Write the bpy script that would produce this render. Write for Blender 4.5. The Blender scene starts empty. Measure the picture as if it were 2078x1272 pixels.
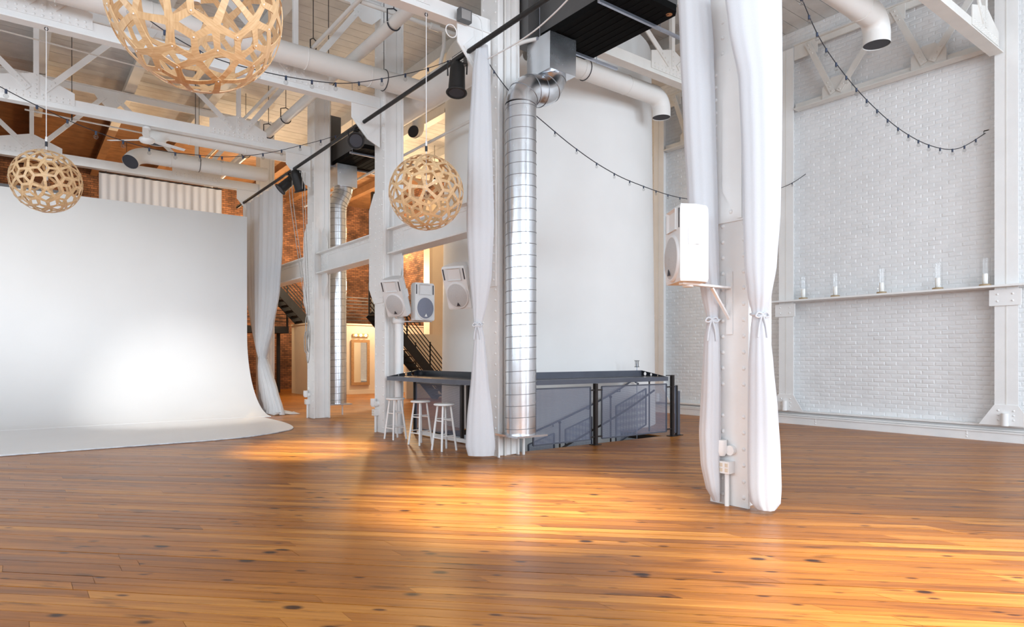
import bpy, bmesh, math, random
from mathutils import Vector, Matrix
random.seed(7)
sc = bpy.context.scene
COL = sc.collection
PI = math.pi

# ------------------------------------------------------------------ camera
FPX, CXP, HYP, CAMH, TH = 1323.0, 1039.0, 723.0, 1.5, math.radians(52.7)
FW = Vector((math.cos(TH), math.sin(TH), 0)); RT = Vector((math.sin(TH), -math.cos(TH), 0)); UP = Vector((0, 0, 1))
cd = bpy.data.cameras.new('camera'); cam = bpy.data.objects.new('camera', cd); COL.objects.link(cam)
cam.location = (0, 0, CAMH); cam.rotation_euler = (PI/2, 0, TH - PI/2)
cd.sensor_width = 36.0; cd.lens = FPX/2078*36; cd.shift_y = (HYP-636)/2078; cd.clip_end = 200
sc.camera = cam
sc.view_settings.view_transform = 'Standard'; sc.view_settings.look = 'None'
sc.view_settings.gamma = 1.0; sc.view_settings.use_curve_mapping = False
sc.view_settings.exposure = 0.30

# ------------------------------------------------------------------ world + daylight windows
w = bpy.data.worlds.new('world'); sc.world = w; w.use_nodes = True
bg = w.node_tree.nodes['Background']; bg.inputs[0].default_value = (0.80, 0.90, 1.0, 1); bg.inputs[1].default_value = 1.0
def area(name, loc, direction, sx, sy, power, col):
    l = bpy.data.lights.new(name, 'AREA'); l.shape = 'RECTANGLE'; l.size = sx; l.size_y = sy; l.energy = power; l.color = col
    o = bpy.data.objects.new(name, l); COL.objects.link(o); o.location = loc
    o.rotation_euler = Vector(direction).to_track_quat('-Z', 'Z').to_euler(); return o
WIN_Y, WIN_X = -7.0, -9.0
for x, e_ in ((-5.5, 60), (-0.5, 420), (4.5, 560), (9.5, 560)):          # tall windows in the wall behind the camera
    area('window_daylight', (x, WIN_Y+0.05, 4.3), (0, 1, -0.05), 3.4, 5.4, e_, (0.76, 0.88, 1.0))
for i, y in enumerate((-3.0, 3.0, 9.0)):                # tall windows in the left wall
    area('window_daylight', (WIN_X+0.05, y, 4.3), (1, 0, -0.05), 3.4, 5.4, 250, (0.78, 0.89, 1.0))
def spot(name, loc, target, power, ang, col, blend=1.0, r=0.12):
    l = bpy.data.lights.new(name, 'SPOT'); l.energy = power; l.spot_size = math.radians(ang); l.spot_blend = blend
    l.shadow_soft_size = r; l.color = col
    o = bpy.data.objects.new(name, l); COL.objects.link(o); o.location = loc
    o.rotation_euler = (Vector(target)-Vector(loc)).to_track_quat('-Z', 'Y').to_euler(); return o
WARM = (1.0, 0.96, 0.86)
SPOTS = [((3.0, 3.9, 6.0), (4.2, 5.3, 0), 4700, 38, WARM), ((3.6, -0.4, 6.0), (4.75, 1.45, 0), 4300, 42, WARM),
         ((2.6, 7.9, 6.1), (3.8, 10.4, 0), 5200, 25, WARM), ((-1.5, 11.7, 6.2), (3.2, 17.0, 0.7), 1500, 34, (1, .98, .94)),
         ((-4.0, 10.0, 6.2), (0.6, 18.4, 3.7), 1100, 44, (1, .98, .94))]
for s in SPOTS: spot('pool_spot', *s)  # unseen spots added to cast the soft pools on floor and cove
def point(name, loc, power, col, r=0.1):
    l = bpy.data.lights.new(name, 'POINT'); l.energy = power; l.color = col; l.shadow_soft_size = r
    o = bpy.data.objects.new(name, l); COL.objects.link(o); o.location = loc
AMBER = (1.0, 0.70, 0.38)
for p, e in (((7.5, 26.5, 6.7), 620), ((13.0, 26.0, 6.8), 520), ((3.0, 25.5, 6.7), 110), ((11.5, 19.5, 7.2), 220)):
    point('warm_lamp', p, e, AMBER, 0.25)
point('warm_lamp', (7.2, 23.4, 5.2), 300, (1.0, .84, .64), 0.25)  # added lamp, hidden by the far curtain, to brighten the partition side
point('warm_lamp', (11.6, 22.9, 4.2), 420, (1.0, .80, .56), 0.25)  # added lamp, kept behind a column, to brighten the partition front

# ------------------------------------------------------------------ pixel helpers (direction only; distance given from the place)
def ray(u, v): return FW + RT*((u-CXP)/FPX) + UP*((HYP-v)/FPX)
C0 = Vector((0, 0, CAMH))
def PT(u, v, t): return C0 + ray(u, v)*t
def PX(u, v, X): d = ray(u, v); return C0 + d*(X/d.x)
def PY(u, v, Y): d = ray(u, v); return C0 + d*(Y/d.y)
def PZ(u, v, z=0): d = ray(u, v); return C0 + d*((z-CAMH)/d.z)
def proj(p):
    q = Vector(p)-C0; t = q.dot(FW)
    if t < 0.1: return None
    return (CXP+FPX*q.dot(RT)/t, HYP-FPX*q.z/t, t)

# ------------------------------------------------------------------ materials
def nd(nt, typ, **kw):
    n = nt.nodes.new(typ)
    for k, v in kw.items(): setattr(n, k, v)
    return n
def mat(name, col, rough=0.5, metal=0.0, var=0.06, vscale=3.0, bump=0.0, bscale=60.0, spec=0.5, emit=None, estr=0.0, rvar=0.0):
    m = bpy.data.materials.new(name); m.use_nodes = True; nt = m.node_tree; b = nt.nodes['Principled BSDF']
    b.inputs['Roughness'].default_value = rough; b.inputs['Metallic'].default_value = metal
    b.inputs['Specular IOR Level'].default_value = spec
    tc = nd(nt, 'ShaderNodeTexCoord')
    no = nd(nt, 'ShaderNodeTexNoise'); no.inputs['Scale'].default_value = vscale; no.inputs['Detail'].default_value = 4
    nt.links.new(tc.outputs['Object'], no.inputs['Vector'])
    r = nd(nt, 'ShaderNodeValToRGB'); r.color_ramp.elements[0].position = .3; r.color_ramp.elements[1].position = .7
    r.color_ramp.elements[0].color = (*[max(0, c*(1-var)) for c in col], 1); r.color_ramp.elements[1].color = (*[min(1, c*(1+var)) for c in col], 1)
    nt.links.new(no.outputs['Fac'], r.inputs['Fac']); nt.links.new(r.outputs['Color'], b.inputs['Base Color'])
    if rvar:
        mr = nd(nt, 'ShaderNodeMapRange'); mr.inputs['To Min'].default_value = max(.02, rough-rvar); mr.inputs['To Max'].default_value = rough+rvar
        nt.links.new(no.outputs['Fac'], mr.inputs['Value']); nt.links.new(mr.outputs['Result'], b.inputs['Roughness'])
    if bump:
        n2 = nd(nt, 'ShaderNodeTexNoise'); n2.inputs['Scale'].default_value = bscale; n2.inputs['Detail'].default_value = 3
        nt.links.new(tc.outputs['Object'], n2.inputs['Vector'])
        bp = nd(nt, 'ShaderNodeBump'); bp.inputs['Strength'].default_value = bump; bp.inputs['Distance'].default_value = 0.01
        nt.links.new(n2.outputs['Fac'], bp.inputs['Height']); nt.links.new(bp.outputs['Normal'], b.inputs['Normal'])
    if emit:
        b.inputs['Emission Color'].default_value = (*emit, 1); b.inputs['Emission Strength'].default_value = estr
    return m
M = {}
M['steel'] = mat('white_painted_steel', (.85, .848, .838), .42, 0, .03, 2.5, .12, 25)
M['steel2'] = mat('cream_painted_steel', (.74, .72, .68), .5, 0, .05, 2.5, .12, 25)
M['brickw'] = mat('white_painted_brick', (.80, .80, .80), .6, 0, .04, 4, .18, 35)
M['mortarw'] = mat('white_painted_mortar', (.77, .77, .77), .7, 0, .04, 4, .2, 50)
M['plaster'] = mat('white_plaster', (.83, .825, .81), .6, 0, .02, 1.2, .08, 12)
M['cyc'] = mat('cyclorama_paint', (.86, .862, .865), .55, 0, .012, .8)
M['cyclip'] = mat('cyclorama_edge_wear', (.62, .63, .66), .6, 0, .25, 9)
M['white'] = mat('white_enamel', (.84, .84, .83), .35, 0, .02, 4)
M['spk'] = mat('white_speaker_plastic', (.74, .74, .738), .45, 0, .02, 4, .06, 200)
M['spkgrille'] = mat('pale_speaker_grille', (.55, .55, .55), .6, .2, .05, 80, .3, 300)
M['spkgrille2'] = mat('grey_speaker_grille', (.22, .235, .30), .6, .2, .05, 80, .3, 300)
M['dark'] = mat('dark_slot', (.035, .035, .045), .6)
M['black'] = mat('black_metal', (.018, .017, .017), .5, .3, .15, 6)
M['blackfilter'] = mat('black_filter', (.004, .004, .004), .8, 0, .1, 9, spec=.08)
M['acgrey'] = mat('grey_sheet_metal', (.13, .13, .13), .5, .5, .08, 3)
M['counter'] = mat('dark_steel_counter', (.028, .030, .036), .22, .6, .2, 3, rvar=.08)
M['fascia'] = mat('slate_grey_steel', (.105, .115, .145), .4, .4, .1, 3)
M['post'] = mat('brown_black_steel', (.035, .028, .026), .45, .5, .15, 5)
M['galv'] = mat('galvanised_steel', (.66, .68, .71), .26, 1.0, .06, 4, rvar=.05)
M['galvseam'] = mat('galvanised_seam', (.30, .31, .33), .4, 1.0, .1, 8)
M['unistrut'] = mat('zinc_strut', (.42, .45, .52), .35, .9, .08, 6)
M['ductw'] = mat('white_painted_duct', (.80, .785, .755), .5, 0, .02, 2)
M['pipe'] = mat('white_painted_pipe', (.78, .765, .735), .45, 0, .04, 3)
M['bluegrey'] = mat('socket_blue_black', (.03, .045, .085), .5)
M['wire'] = mat('black_cable', (.02, .022, .03), .5)
M['cord'] = mat('white_cord', (.80, .80, .80), .5)
M['ropeg'] = mat('grey_rope', (.48, .47, .45), .8, 0, .2, 40)
M['beige'] = mat('beige_paint', (.70, .60, .47), .6, 0, .03, 1.5)
M['beige2'] = mat('tan_paint', (.60, .49, .37), .6, 0, .04, 2)
M['goldwood'] = mat('gilt_wood_frame', (.42, .24, .11), .4, .1, .15, 20)
M['mirror'] = mat('mirror_glass', (.82, .83, .82), .03, 1.0, .005, 3)
M['bulbon'] = mat('lit_bulb', (1, .8, .5), .4, emit=(1, .72, .38), estr=9)
M['ceil'] = mat('whitewashed_ceiling_board', (.66, .65, .63), .7, 0, .08, 3, .2, 20)
M['ceilw'] = mat('bare_wood_ceiling_board', (.27, .135, .06), .65, 0, .2, 3, .2, 20)
M['greywall'] = mat('grey_partition', (.20, .215, .235), .7, 0, .05, 2)
M['candle'] = mat('candle_wax', (.88, .87, .83), .5)
M['candlebase'] = mat('wood_candle_base', (.38, .27, .15), .55, 0, .2, 20)
M['beigetile'] = mat('tread_tan', (.46, .38, .27), .6)
M['brown'] = mat('copper_ring', (.45, .20, .07), .5, .3)
M['pit'] = mat('stairwell_plaster', (.55, .57, .60), .7)

def glass_mat(name, tint=(1, 1, 1), gl=0.14):
    m = bpy.data.materials.new(name); m.use_nodes = True; nt = m.node_tree; nt.nodes.clear()
    out = nd(nt, 'ShaderNodeOutputMaterial'); mx = nd(nt, 'ShaderNodeMixShader'); tr = nd(nt, 'ShaderNodeBsdfTransparent')
    g = nd(nt, 'ShaderNodeBsdfGlossy'); g.inputs['Roughness'].default_value = .03; tr.inputs['Color'].default_value = (*tint, 1)
    lw = nd(nt, 'ShaderNodeLayerWeight'); lw.inputs['Blend'].default_value = .5; pw = nd(nt, 'ShaderNodeMath', operation='POWER'); pw.inputs[1].default_value = 3.0
    ma = nd(nt, 'ShaderNodeMath', operation='MULTIPLY_ADD'); ma.inputs[1].default_value = gl; ma.inputs[2].default_value = .03
    nt.links.new(lw.outputs['Facing'], pw.inputs[0]); nt.links.new(pw.outputs[0], ma.inputs[0]); nt.links.new(ma.outputs[0], mx.inputs[0]); nt.links.new(tr.outputs[0], mx.inputs[1]); nt.links.new(g.outputs[0], mx.inputs[2])
    nt.links.new(mx.outputs[0], out.inputs[0]); return m
M['glass'] = glass_mat('clear_glass', (.985, .988, .99), .30)
M['bulb'] = glass_mat('bulb_glass', (.88, .88, .88), .5)

def fabric_mat():
    m = bpy.data.materials.new('sheer_white_fabric'); m.use_nodes = True; nt = m.node_tree; nt.nodes.clear()
    out = nd(nt, 'ShaderNodeOutputMaterial'); mx = nd(nt, 'ShaderNodeMixShader'); mx.inputs[0].default_value = .30
    d = nd(nt, 'ShaderNodeBsdfDiffuse'); t = nd(nt, 'ShaderNodeBsdfTranslucent')
    tc = nd(nt, 'ShaderNodeTexCoord'); wv = nd(nt, 'ShaderNodeTexNoise'); wv.inputs['Scale'].default_value = 120
    r = nd(nt, 'ShaderNodeValToRGB'); r.color_ramp.elements[0].color = (.73, .745, .775, 1); r.color_ramp.elements[1].color = (.79, .805, .83, 1)
    nt.links.new(tc.outputs['Object'], wv.inputs['Vector']); nt.links.new(wv.outputs['Fac'], r.inputs[0])
    nt.links.new(r.outputs[0], d.inputs[0]); nt.links.new(r.outputs[0], t.inputs[0])
    nt.links.new(d.outputs[0], mx.inputs[1]); nt.links.new(t.outputs[0], mx.inputs[2]); nt.links.new(mx.outputs[0], out.inputs[0]); return m
M['fabric'] = fabric_mat()

def mesh_mat():
    # woven wire screen: fine grid of wires with open gaps between them
    m = bpy.data.materials.new('wire_mesh_screen'); m.use_nodes = True; nt = m.node_tree; nt.nodes.clear()
    out = nd(nt, 'ShaderNodeOutputMaterial'); mx = nd(nt, 'ShaderNodeMixShader'); tr = nd(nt, 'ShaderNodeBsdfTransparent')
    p = nd(nt, 'ShaderNodeBsdfPrincipled'); p.inputs['Base Color'].default_value = (.17, .19, .26, 1); p.inputs['Roughness'].default_value = .5; p.inputs['Metallic'].default_value = .3
    g = nd(nt, 'ShaderNodeNewGeometry'); sp = nd(nt, 'ShaderNodeSeparateXYZ'); nt.links.new(g.outputs['Position'], sp.inputs[0])
    ad = nd(nt, 'ShaderNodeMath', operation='ADD'); nt.links.new(sp.outputs['X'], ad.inputs[0]); nt.links.new(sp.outputs['Y'], ad.inputs[1])
    fs = []
    for src, per in ((ad.outputs[0], 90.0), (sp.outputs['Z'], 90.0)):
        mu = nd(nt, 'ShaderNodeMath', operation='MULTIPLY'); mu.inputs[1].default_value = per; nt.links.new(src, mu.inputs[0])
        fr = nd(nt, 'ShaderNodeMath', operation='FRACT'); nt.links.new(mu.outputs[0], fr.inputs[0])
        lt = nd(nt, 'ShaderNodeMath', operation='LESS_THAN'); lt.inputs[1].default_value = .36; nt.links.new(fr.outputs[0], lt.inputs[0]); fs.append(lt)
    mxx = nd(nt, 'ShaderNodeMath', operation='MAXIMUM'); nt.links.new(fs[0].outputs[0], mxx.inputs[0]); nt.links.new(fs[1].outputs[0], mxx.inputs[1])
    nt.links.new(mxx.outputs[0], mx.inputs[0]); nt.links.new(tr.outputs[0], mx.inputs[1]); nt.links.new(p.outputs[0], mx.inputs[2])
    nt.links.new(mx.outputs[0], out.inputs[0]); return m
M['mesh'] = mesh_mat()

def redbrick_mat():
    m = bpy.data.materials.new('old_red_brick'); m.use_nodes = True; nt = m.node_tree; b = nt.nodes['Principled BSDF']; b.inputs['Roughness'].default_value = .85
    g = nd(nt, 'ShaderNodeNewGeometry'); sp = nd(nt, 'ShaderNodeSeparateXYZ'); nt.links.new(g.outputs['Position'], sp.inputs[0])
    ad = nd(nt, 'ShaderNodeMath', operation='ADD'); nt.links.new(sp.outputs['X'], ad.inputs[0]); nt.links.new(sp.outputs['Y'], ad.inputs[1])
    cb = nd(nt, 'ShaderNodeCombineXYZ'); nt.links.new(ad.outputs[0], cb.inputs['X']); nt.links.new(sp.outputs['Z'], cb.inputs['Y'])
    bt = nd(nt, 'ShaderNodeTexBrick'); bt.inputs['Scale'].default_value = 1.0; bt.inputs['Brick Width'].default_value = .23; bt.inputs['Row Height'].default_value = .085
    bt.inputs['Mortar Size'].default_value = .009; bt.inputs['Bias'].default_value = -.1
    bt.inputs['Color1'].default_value = (.31, .145, .075, 1); bt.inputs['Color2'].default_value = (.13, .058, .036, 1); bt.inputs['Mortar'].default_value = (.07, .045, .035, 1)
    nt.links.new(cb.outputs[0], bt.inputs['Vector'])
    no = nd(nt, 'ShaderNodeTexNoise'); no.inputs['Scale'].default_value = 1.3; no.inputs['Detail'].default_value = 5; nt.links.new(g.outputs['Position'], no.inputs['Vector'])
    r = nd(nt, 'ShaderNodeValToRGB'); r.color_ramp.elements[0].position = .35; r.color_ramp.elements[0].color = (.45, .42, .4, 1); r.color_ramp.elements[1].position = .65; r.color_ramp.elements[1].color = (1.25, 1.2, 1.15, 1)
    nt.links.new(no.outputs['Fac'], r.inputs[0])
    mx = nd(nt, 'ShaderNodeMix', data_type='RGBA', blend_type='MULTIPLY'); mx.inputs[0].default_value = 1
    nt.links.new(bt.outputs['Color'], mx.inputs[6]); nt.links.new(r.outputs[0], mx.inputs[7]); nt.links.new(mx.outputs[2], b.inputs['Base Color'])
    bp = nd(nt, 'ShaderNodeBump'); bp.inputs['Strength'].default_value = .6; bp.inputs['Distance'].default_value = .01
    nt.links.new(bt.outputs['Fac'], bp.inputs['Height']); bp.invert = True; nt.links.new(bp.outputs[0], b.inputs['Normal']); return m
M['redbrick'] = redbrick_mat()

def floor_mat():
    m = bpy.data.materials.new('varnished_pine_plank'); m.use_nodes = True; nt = m.node_tree; b = nt.nodes['Principled BSDF']; L = nt.links.new
    g = nd(nt, 'ShaderNodeNewGeometry'); at = nd(nt, 'ShaderNodeAttribute'); at.attribute_name = 'tint'
    mp = nd(nt, 'ShaderNodeMapping'); mp.inputs['Rotation'].default_value = (0, 0, PI/4); L(g.outputs['Position'], mp.inputs['Vector'])
    off = nd(nt, 'ShaderNodeVectorMath', operation='SCALE'); off.inputs['Scale'].default_value = 37.0
    cb = nd(nt, 'ShaderNodeCombineXYZ'); L(at.outputs['Fac'], cb.inputs['X']); L(at.outputs['Fac'], cb.inputs['Z']); L(cb.outputs[0], off.inputs[0])
    ad = nd(nt, 'ShaderNodeVectorMath', operation='ADD'); L(mp.outputs[0], ad.inputs[0]); L(off.outputs[0], ad.inputs[1])
    def scaled(v):
        s = nd(nt, 'ShaderNodeVectorMath', operation='MULTIPLY'); s.inputs[1].default_value = v; L(ad.outputs[0], s.inputs[0]); return s.outputs[0]
    n1 = nd(nt, 'ShaderNodeTexNoise'); n1.inputs['Scale'].default_value = 1; n1.inputs['Detail'].default_value = 6; n1.inputs['Roughness'].default_value = .65; L(scaled((1.1, 26, 1)), n1.inputs['Vector'])
    n2 = nd(nt, 'ShaderNodeTexNoise'); n2.inputs['Scale'].default_value = 1; n2.inputs['Detail'].default_value = 3; L(scaled((.55, 3.2, 1)), n2.inputs['Vector'])
    a1 = nd(nt, 'ShaderNodeMath', operation='MULTIPLY'); a1.inputs[1].default_value = .55; L(n1.outputs['Fac'], a1.inputs[0])
    a2 = nd(nt, 'ShaderNodeMath', operation='MULTIPLY_ADD'); a2.inputs[1].default_value = .45; L(n2.outputs['Fac'], a2.inputs[0]); L(a1.outputs[0], a2.inputs[2])
    a3 = nd(nt, 'ShaderNodeMath', operation='MULTIPLY_ADD'); a3.inputs[1].default_value = .22; L(at.outputs['Fac'], a3.inputs[0]); L(a2.outputs[0], a3.inputs[2])
    r = nd(nt, 'ShaderNodeValToRGB'); e = r.color_ramp.elements
    e[0].position = .36; e[0].color = (.125, .034, .005, 1); e[1].position = .86; e[1].color = (.57, .250, .052, 1)
    k = r.color_ramp.elements.new(.62); k.color = (.350, .122, .017, 1)
    L(a3.outputs[0], r.inputs[0])
    vo = nd(nt, 'ShaderNodeTexVoronoi'); vo.inputs['Scale'].default_value = 1; L(scaled((1.5, 2.8, 1)), vo.inputs['Vector'])
    kr = nd(nt, 'ShaderNodeValToRGB'); kr.color_ramp.elements[0].position = .06; kr.color_ramp.elements[0].color = (.09, .055, .045, 1); kr.color_ramp.elements[1].position = .12; kr.color_ramp.elements[1].color = (1, 1, 1, 1)
    L(vo.outputs['Distance'], kr.inputs[0])
    st = nd(nt, 'ShaderNodeTexNoise'); st.inputs['Scale'].default_value = 1; st.inputs['Detail'].default_value = 4; L(scaled((2.2, 14, 1)), st.inputs['Vector'])
    sr = nd(nt, 'ShaderNodeValToRGB'); sr.color_ramp.elements[0].position = .30; sr.color_ramp.elements[0].color = (.42, .38, .36, 1); sr.color_ramp.elements[1].position = .40; sr.color_ramp.elements[1].color = (1, 1, 1, 1)
    L(st.outputs['Fac'], sr.inputs[0])
    m1 = nd(nt, 'ShaderNodeMix', data_type='RGBA', blend_type='MULTIPLY'); m1.inputs[0].default_value = 1; L(r.outputs[0], m1.inputs[6]); L(kr.outputs[0], m1.inputs[7])
    v2 = nd(nt, 'ShaderNodeTexVoronoi'); v2.inputs['Scale'].default_value = 1; L(scaled((2.6, 7.0, 1)), v2.inputs['Vector'])
    k2 = nd(nt, 'ShaderNodeValToRGB'); k2.color_ramp.elements[0].position = .07; k2.color_ramp.elements[0].color = (.20, .13, .10, 1); k2.color_ramp.elements[1].position = .15; k2.color_ramp.elements[1].color = (1, 1, 1, 1)
    L(v2.outputs['Distance'], k2.inputs[0])
    mk = nd(nt, 'ShaderNodeMix', data_type='RGBA', blend_type='MULTIPLY'); mk.inputs[0].default_value = 1; L(m1.outputs[2], mk.inputs[6]); L(k2.outputs[0], mk.inputs[7])
    m2 = nd(nt, 'ShaderNodeMix', data_type='RGBA', blend_type='MULTIPLY'); m2.inputs[0].default_value = .9; L(mk.outputs[2], m2.inputs[6]); L(sr.outputs[0], m2.inputs[7])
    L(m2.outputs[2], b.inputs['Base Color'])
    mr = nd(nt, 'ShaderNodeMapRange'); mr.inputs['To Min'].default_value = .27; mr.inputs['To Max'].default_value = .42; L(n2.outputs['Fac'], mr.inputs['Value']); L(mr.outputs[0], b.inputs['Roughness'])
    b.inputs['Specular IOR Level'].default_value = .30
    bp = nd(nt, 'ShaderNodeBump'); bp.inputs['Strength'].default_value = .05; bp.inputs['Distance'].default_value = .003; L(n1.outputs['Fac'], bp.inputs['Height']); L(bp.outputs[0], b.inputs['Normal'])
    return m
M['floor'] = floor_mat()
M['floorgap'] = mat('dark_subfloor', (.03, .018, .01), .8)

def ply_mat():
    m = bpy.data.materials.new('bamboo_plywood'); m.use_nodes = True; nt = m.node_tree; b = nt.nodes['Principled BSDF']; L = nt.links.new
    tc = nd(nt, 'ShaderNodeTexCoord'); mp = nd(nt, 'ShaderNodeMapping'); mp.inputs['Scale'].default_value = (6, 60, 6); L(tc.outputs['Object'], mp.inputs['Vector'])
    n = nd(nt, 'ShaderNodeTexNoise'); n.inputs['Scale'].default_value = 1; n.inputs['Detail'].default_value = 4; L(mp.outputs[0], n.inputs['Vector'])
    r = nd(nt, 'ShaderNodeValToRGB'); r.color_ramp.elements[0].position = .3; r.color_ramp.elements[0].color = (.62, .385, .19, 1); r.color_ramp.elements[1].position = .7; r.color_ramp.elements[1].color = (.78, .55, .31, 1)
    L(n.outputs['Fac'], r.inputs[0]); L(r.outputs[0], b.inputs['Base Color']); b.inputs['Roughness'].default_value = .45; return m
M['ply'] = ply_mat()

# ------------------------------------------------------------------ mesh toolkit
class MB:
    def __init__(s): s.v = []; s.f = []; s.sm = []
    def add(s, vs, fs, smooth=False):
        o = len(s.v); s.v += [tuple(p) for p in vs]
        for f in fs: s.f.append(tuple(i+o for i in f)); s.sm.append(smooth)
        return s
    def box(s, x0, y0, z0, x1, y1, z1):
        v = [(x, y, z) for z in (z0, z1) for y in (y0, y1) for x in (x0, x1)]
        return s.add(v, [(0, 2, 3, 1), (4, 5, 7, 6), (0, 1, 5, 4), (2, 6, 7, 3), (0, 4, 6, 2), (1, 3, 7, 5)])
    def bar(s, p, q, w, h, up=(0, 0, 1)):
        p = Vector(p); q = Vector(q); d = (q-p).normalized(); u = Vector(up)
        if abs(d.dot(u)) > .98: u = Vector((1, 0, 0)) if abs(d.x) < .9 else Vector((0, 1, 0))
        a = d.cross(u).normalized()*w/2; b = a.cross(d).normalized()*h/2
        v = [c+sa*a+sb*b for c in (p, q) for sa, sb in ((-1, -1), (1, -1), (1, 1), (-1, 1))]
        return s.add(v, [(3, 2, 1, 0), (4, 5, 6, 7), (0, 1, 5, 4), (1, 2, 6, 5), (2, 3, 7, 6), (3, 0, 4, 7)])
    def cyl(s, p, q, r, n=16, r2=None, cap=True, smooth=True):
        return s.tube([p, q], [r, r if r2 is None else r2], n, cap, smooth)
    def tube(s, pts, r, n=12, cap=True, smooth=True, closed=False):
        pts = [Vector(p) for p in pts]; N = len(pts); rs = r if isinstance(r, (list, tuple)) else [r]*N
        fr = []; prev = None
        for i in range(N):
            if closed: d = (pts[(i+1) % N]-pts[i-1]).normalized()
            else: d = (pts[min(i+1, N-1)]-pts[max(i-1, 0)]).normalized()
            if prev is None:
                u = Vector((0, 0, 1)) if abs(d.z) < .9 else Vector((1, 0, 0)); a = d.cross(u).normalized()
            else: a = (prev-d*prev.dot(d)).normalized()
            prev = a; fr.append((a, d.cross(a)))
        vs = []
        for p, (a, b), rr in zip(pts, fr, rs):
            for k in range(n): t = 2*PI*k/n; vs.append(p+(a*math.cos(t)+b*math.sin(t))*rr)
        fs = []
        for i in range(N if closed else N-1):
            j = (i+1) % N
            for k in range(n): k2 = (k+1) % n; fs.append((i*n+k, i*n+k2, j*n+k2, j*n+k))
        s.add(vs, fs, smooth)
        if cap and not closed:
            s.add(vs[:n], [tuple(range(n-1, -1, -1))]); s.add(vs[-n:], [tuple(range(n))])
        return s
    def lathe(s, prof, n=24, o=(0, 0, 0), smooth=True, cap=True):
        o = Vector(o); vs = [o+Vector((r*math.cos(2*PI*k/n), r*math.sin(2*PI*k/n), z)) for r, z in prof for k in range(n)]
        fs = [(i*n+k, i*n+(k+1) % n, (i+1)*n+(k+1) % n, (i+1)*n+k) for i in range(len(prof)-1) for k in range(n)]
        s.add(vs, fs, smooth)
        if cap: s.add(vs[:n], [tuple(range(n-1, -1, -1))]); s.add(vs[-n:], [tuple(range(n))])
        return s
    def prism(s, poly, vec):
        n = len(poly); vec = Vector(vec); a = [Vector(p) for p in poly]; b = [p+vec for p in a]
        fs = [tuple(range(n-1, -1, -1)), tuple(range(n, 2*n))]+[(i, (i+1) % n, n+(i+1) % n, n+i) for i in range(n)]
        return s.add(a+b, fs)
    def ball(s, c, r, n=12, m=8, sz=1.0):
        prof = [(max(r*math.sin(PI*i/m), r*.001), -r*sz*math.cos(PI*i/m)) for i in range(m+1)]
        return s.lathe(prof, n, c, True, False)
    def rivet(s, p, nrm, r=.018):
        p = Vector(p); n = Vector(nrm).normalized(); u = Vector((0, 0, 1)) if abs(n.z) < .9 else Vector((1, 0, 0))
        a = n.cross(u).normalized(); b = n.cross(a); vs = []
        for rr, h in ((r, 0), (r*.72, r*.5)):
            for k in range(6): t = PI/3*k; vs.append(p+(a*math.cos(t)+b*math.sin(t))*rr+n*h)
        vs.append(p+n*r*.72)
        fs = [(k, (k+1) % 6, 6+(k+1) % 6, 6+k) for k in range(6)]+[(6+k, 6+(k+1) % 6, 12) for k in range(6)]
        return s.add(vs, fs, True)
WO = {}
def link(o, parent, org):
    COL.objects.link(o); WO[o.name] = org
    if parent is not None:
        o.parent = parent; o.location = org-WO[parent.name]
    else: o.location = org
def build(mb, name, m, parent=None, label=None, cat=None, group=None, kind=None, local=False, attr=None, fixn=True):
    me = bpy.data.meshes.new(name)
    if local: org = Vector((0, 0, 0)) if parent is None else WO[parent.name].copy()
    elif parent is not None: org = WO[parent.name].copy()
    else:
        xs = [p[0] for p in mb.v]; ys = [p[1] for p in mb.v]; org = Vector(((min(xs)+max(xs))/2, (min(ys)+max(ys))/2, min(p[2] for p in mb.v)))
    vs = mb.v if local else [(p[0]-org.x, p[1]-org.y, p[2]-org.z) for p in mb.v]
    me.from_pydata(vs, [], mb.f)
    me.polygons.foreach_set('use_smooth', mb.sm)
    if attr is not None:
        a = me.attributes.new('tint', 'FLOAT', 'FACE'); a.data.foreach_set('value', attr)
    if fixn:
        bm = bmesh.new(); bm.from_mesh(me); bmesh.ops.recalc_face_normals(bm, faces=bm.faces); bm.to_mesh(me); bm.free()
    me.materials.append(m if not isinstance(m, str) else M[m])
    o = bpy.data.objects.new(name, me)
    COL.objects.link(o); WO[o.name] = org
    if parent is not None: o.parent = parent
    else: o.location = org
    tag(o, label, cat, group, kind); return o
def tag(o, label=None, cat=None, group=None, kind=None):
    if label: o['label'] = label
    if cat: o['category'] = cat
    if group: o['group'] = group
    if kind: o['kind'] = kind
def thing(name, label, cat, loc=(0, 0, 0), group=None, rotz=0, kind=None):
    o = bpy.data.objects.new(name, None); COL.objects.link(o); o.location = loc; o.rotation_euler = (0, 0, rotz); o.empty_display_size = .1
    WO[o.name] = Vector(loc); tag(o, label, cat, group, kind); return o
def dup(root, loc, rotz=0, label=None, group=None):
    r = root.copy(); COL.objects.link(r); r.location = loc; r.rotation_euler = (0, 0, rotz); WO[r.name] = Vector(loc)
    if label: r['label'] = label
    if group: r['group'] = group
    for ch in list(root.children):
        c = ch.copy(); COL.objects.link(c); c.parent = r
        for g in list(ch.children):
            d = g.copy(); COL.objects.link(d); d.parent = c
    return r
def smooth_pts(ctrl, n=8):
    P = [Vector(p) for p in ctrl]; out = []
    for i in range(len(P)-1):
        p0, p1, p2, p3 = P[max(i-1, 0)], P[i], P[i+1], P[min(i+2, len(P)-1)]
        for k in range(n):
            t = k/n; out.append(.5*((2*p1)+(-p0+p2)*t+(2*p0-5*p1+4*p2-p3)*t*t+(-p0+3*p1-3*p2+p3)*t**3))
    out.append(P[-1]); return out

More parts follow.
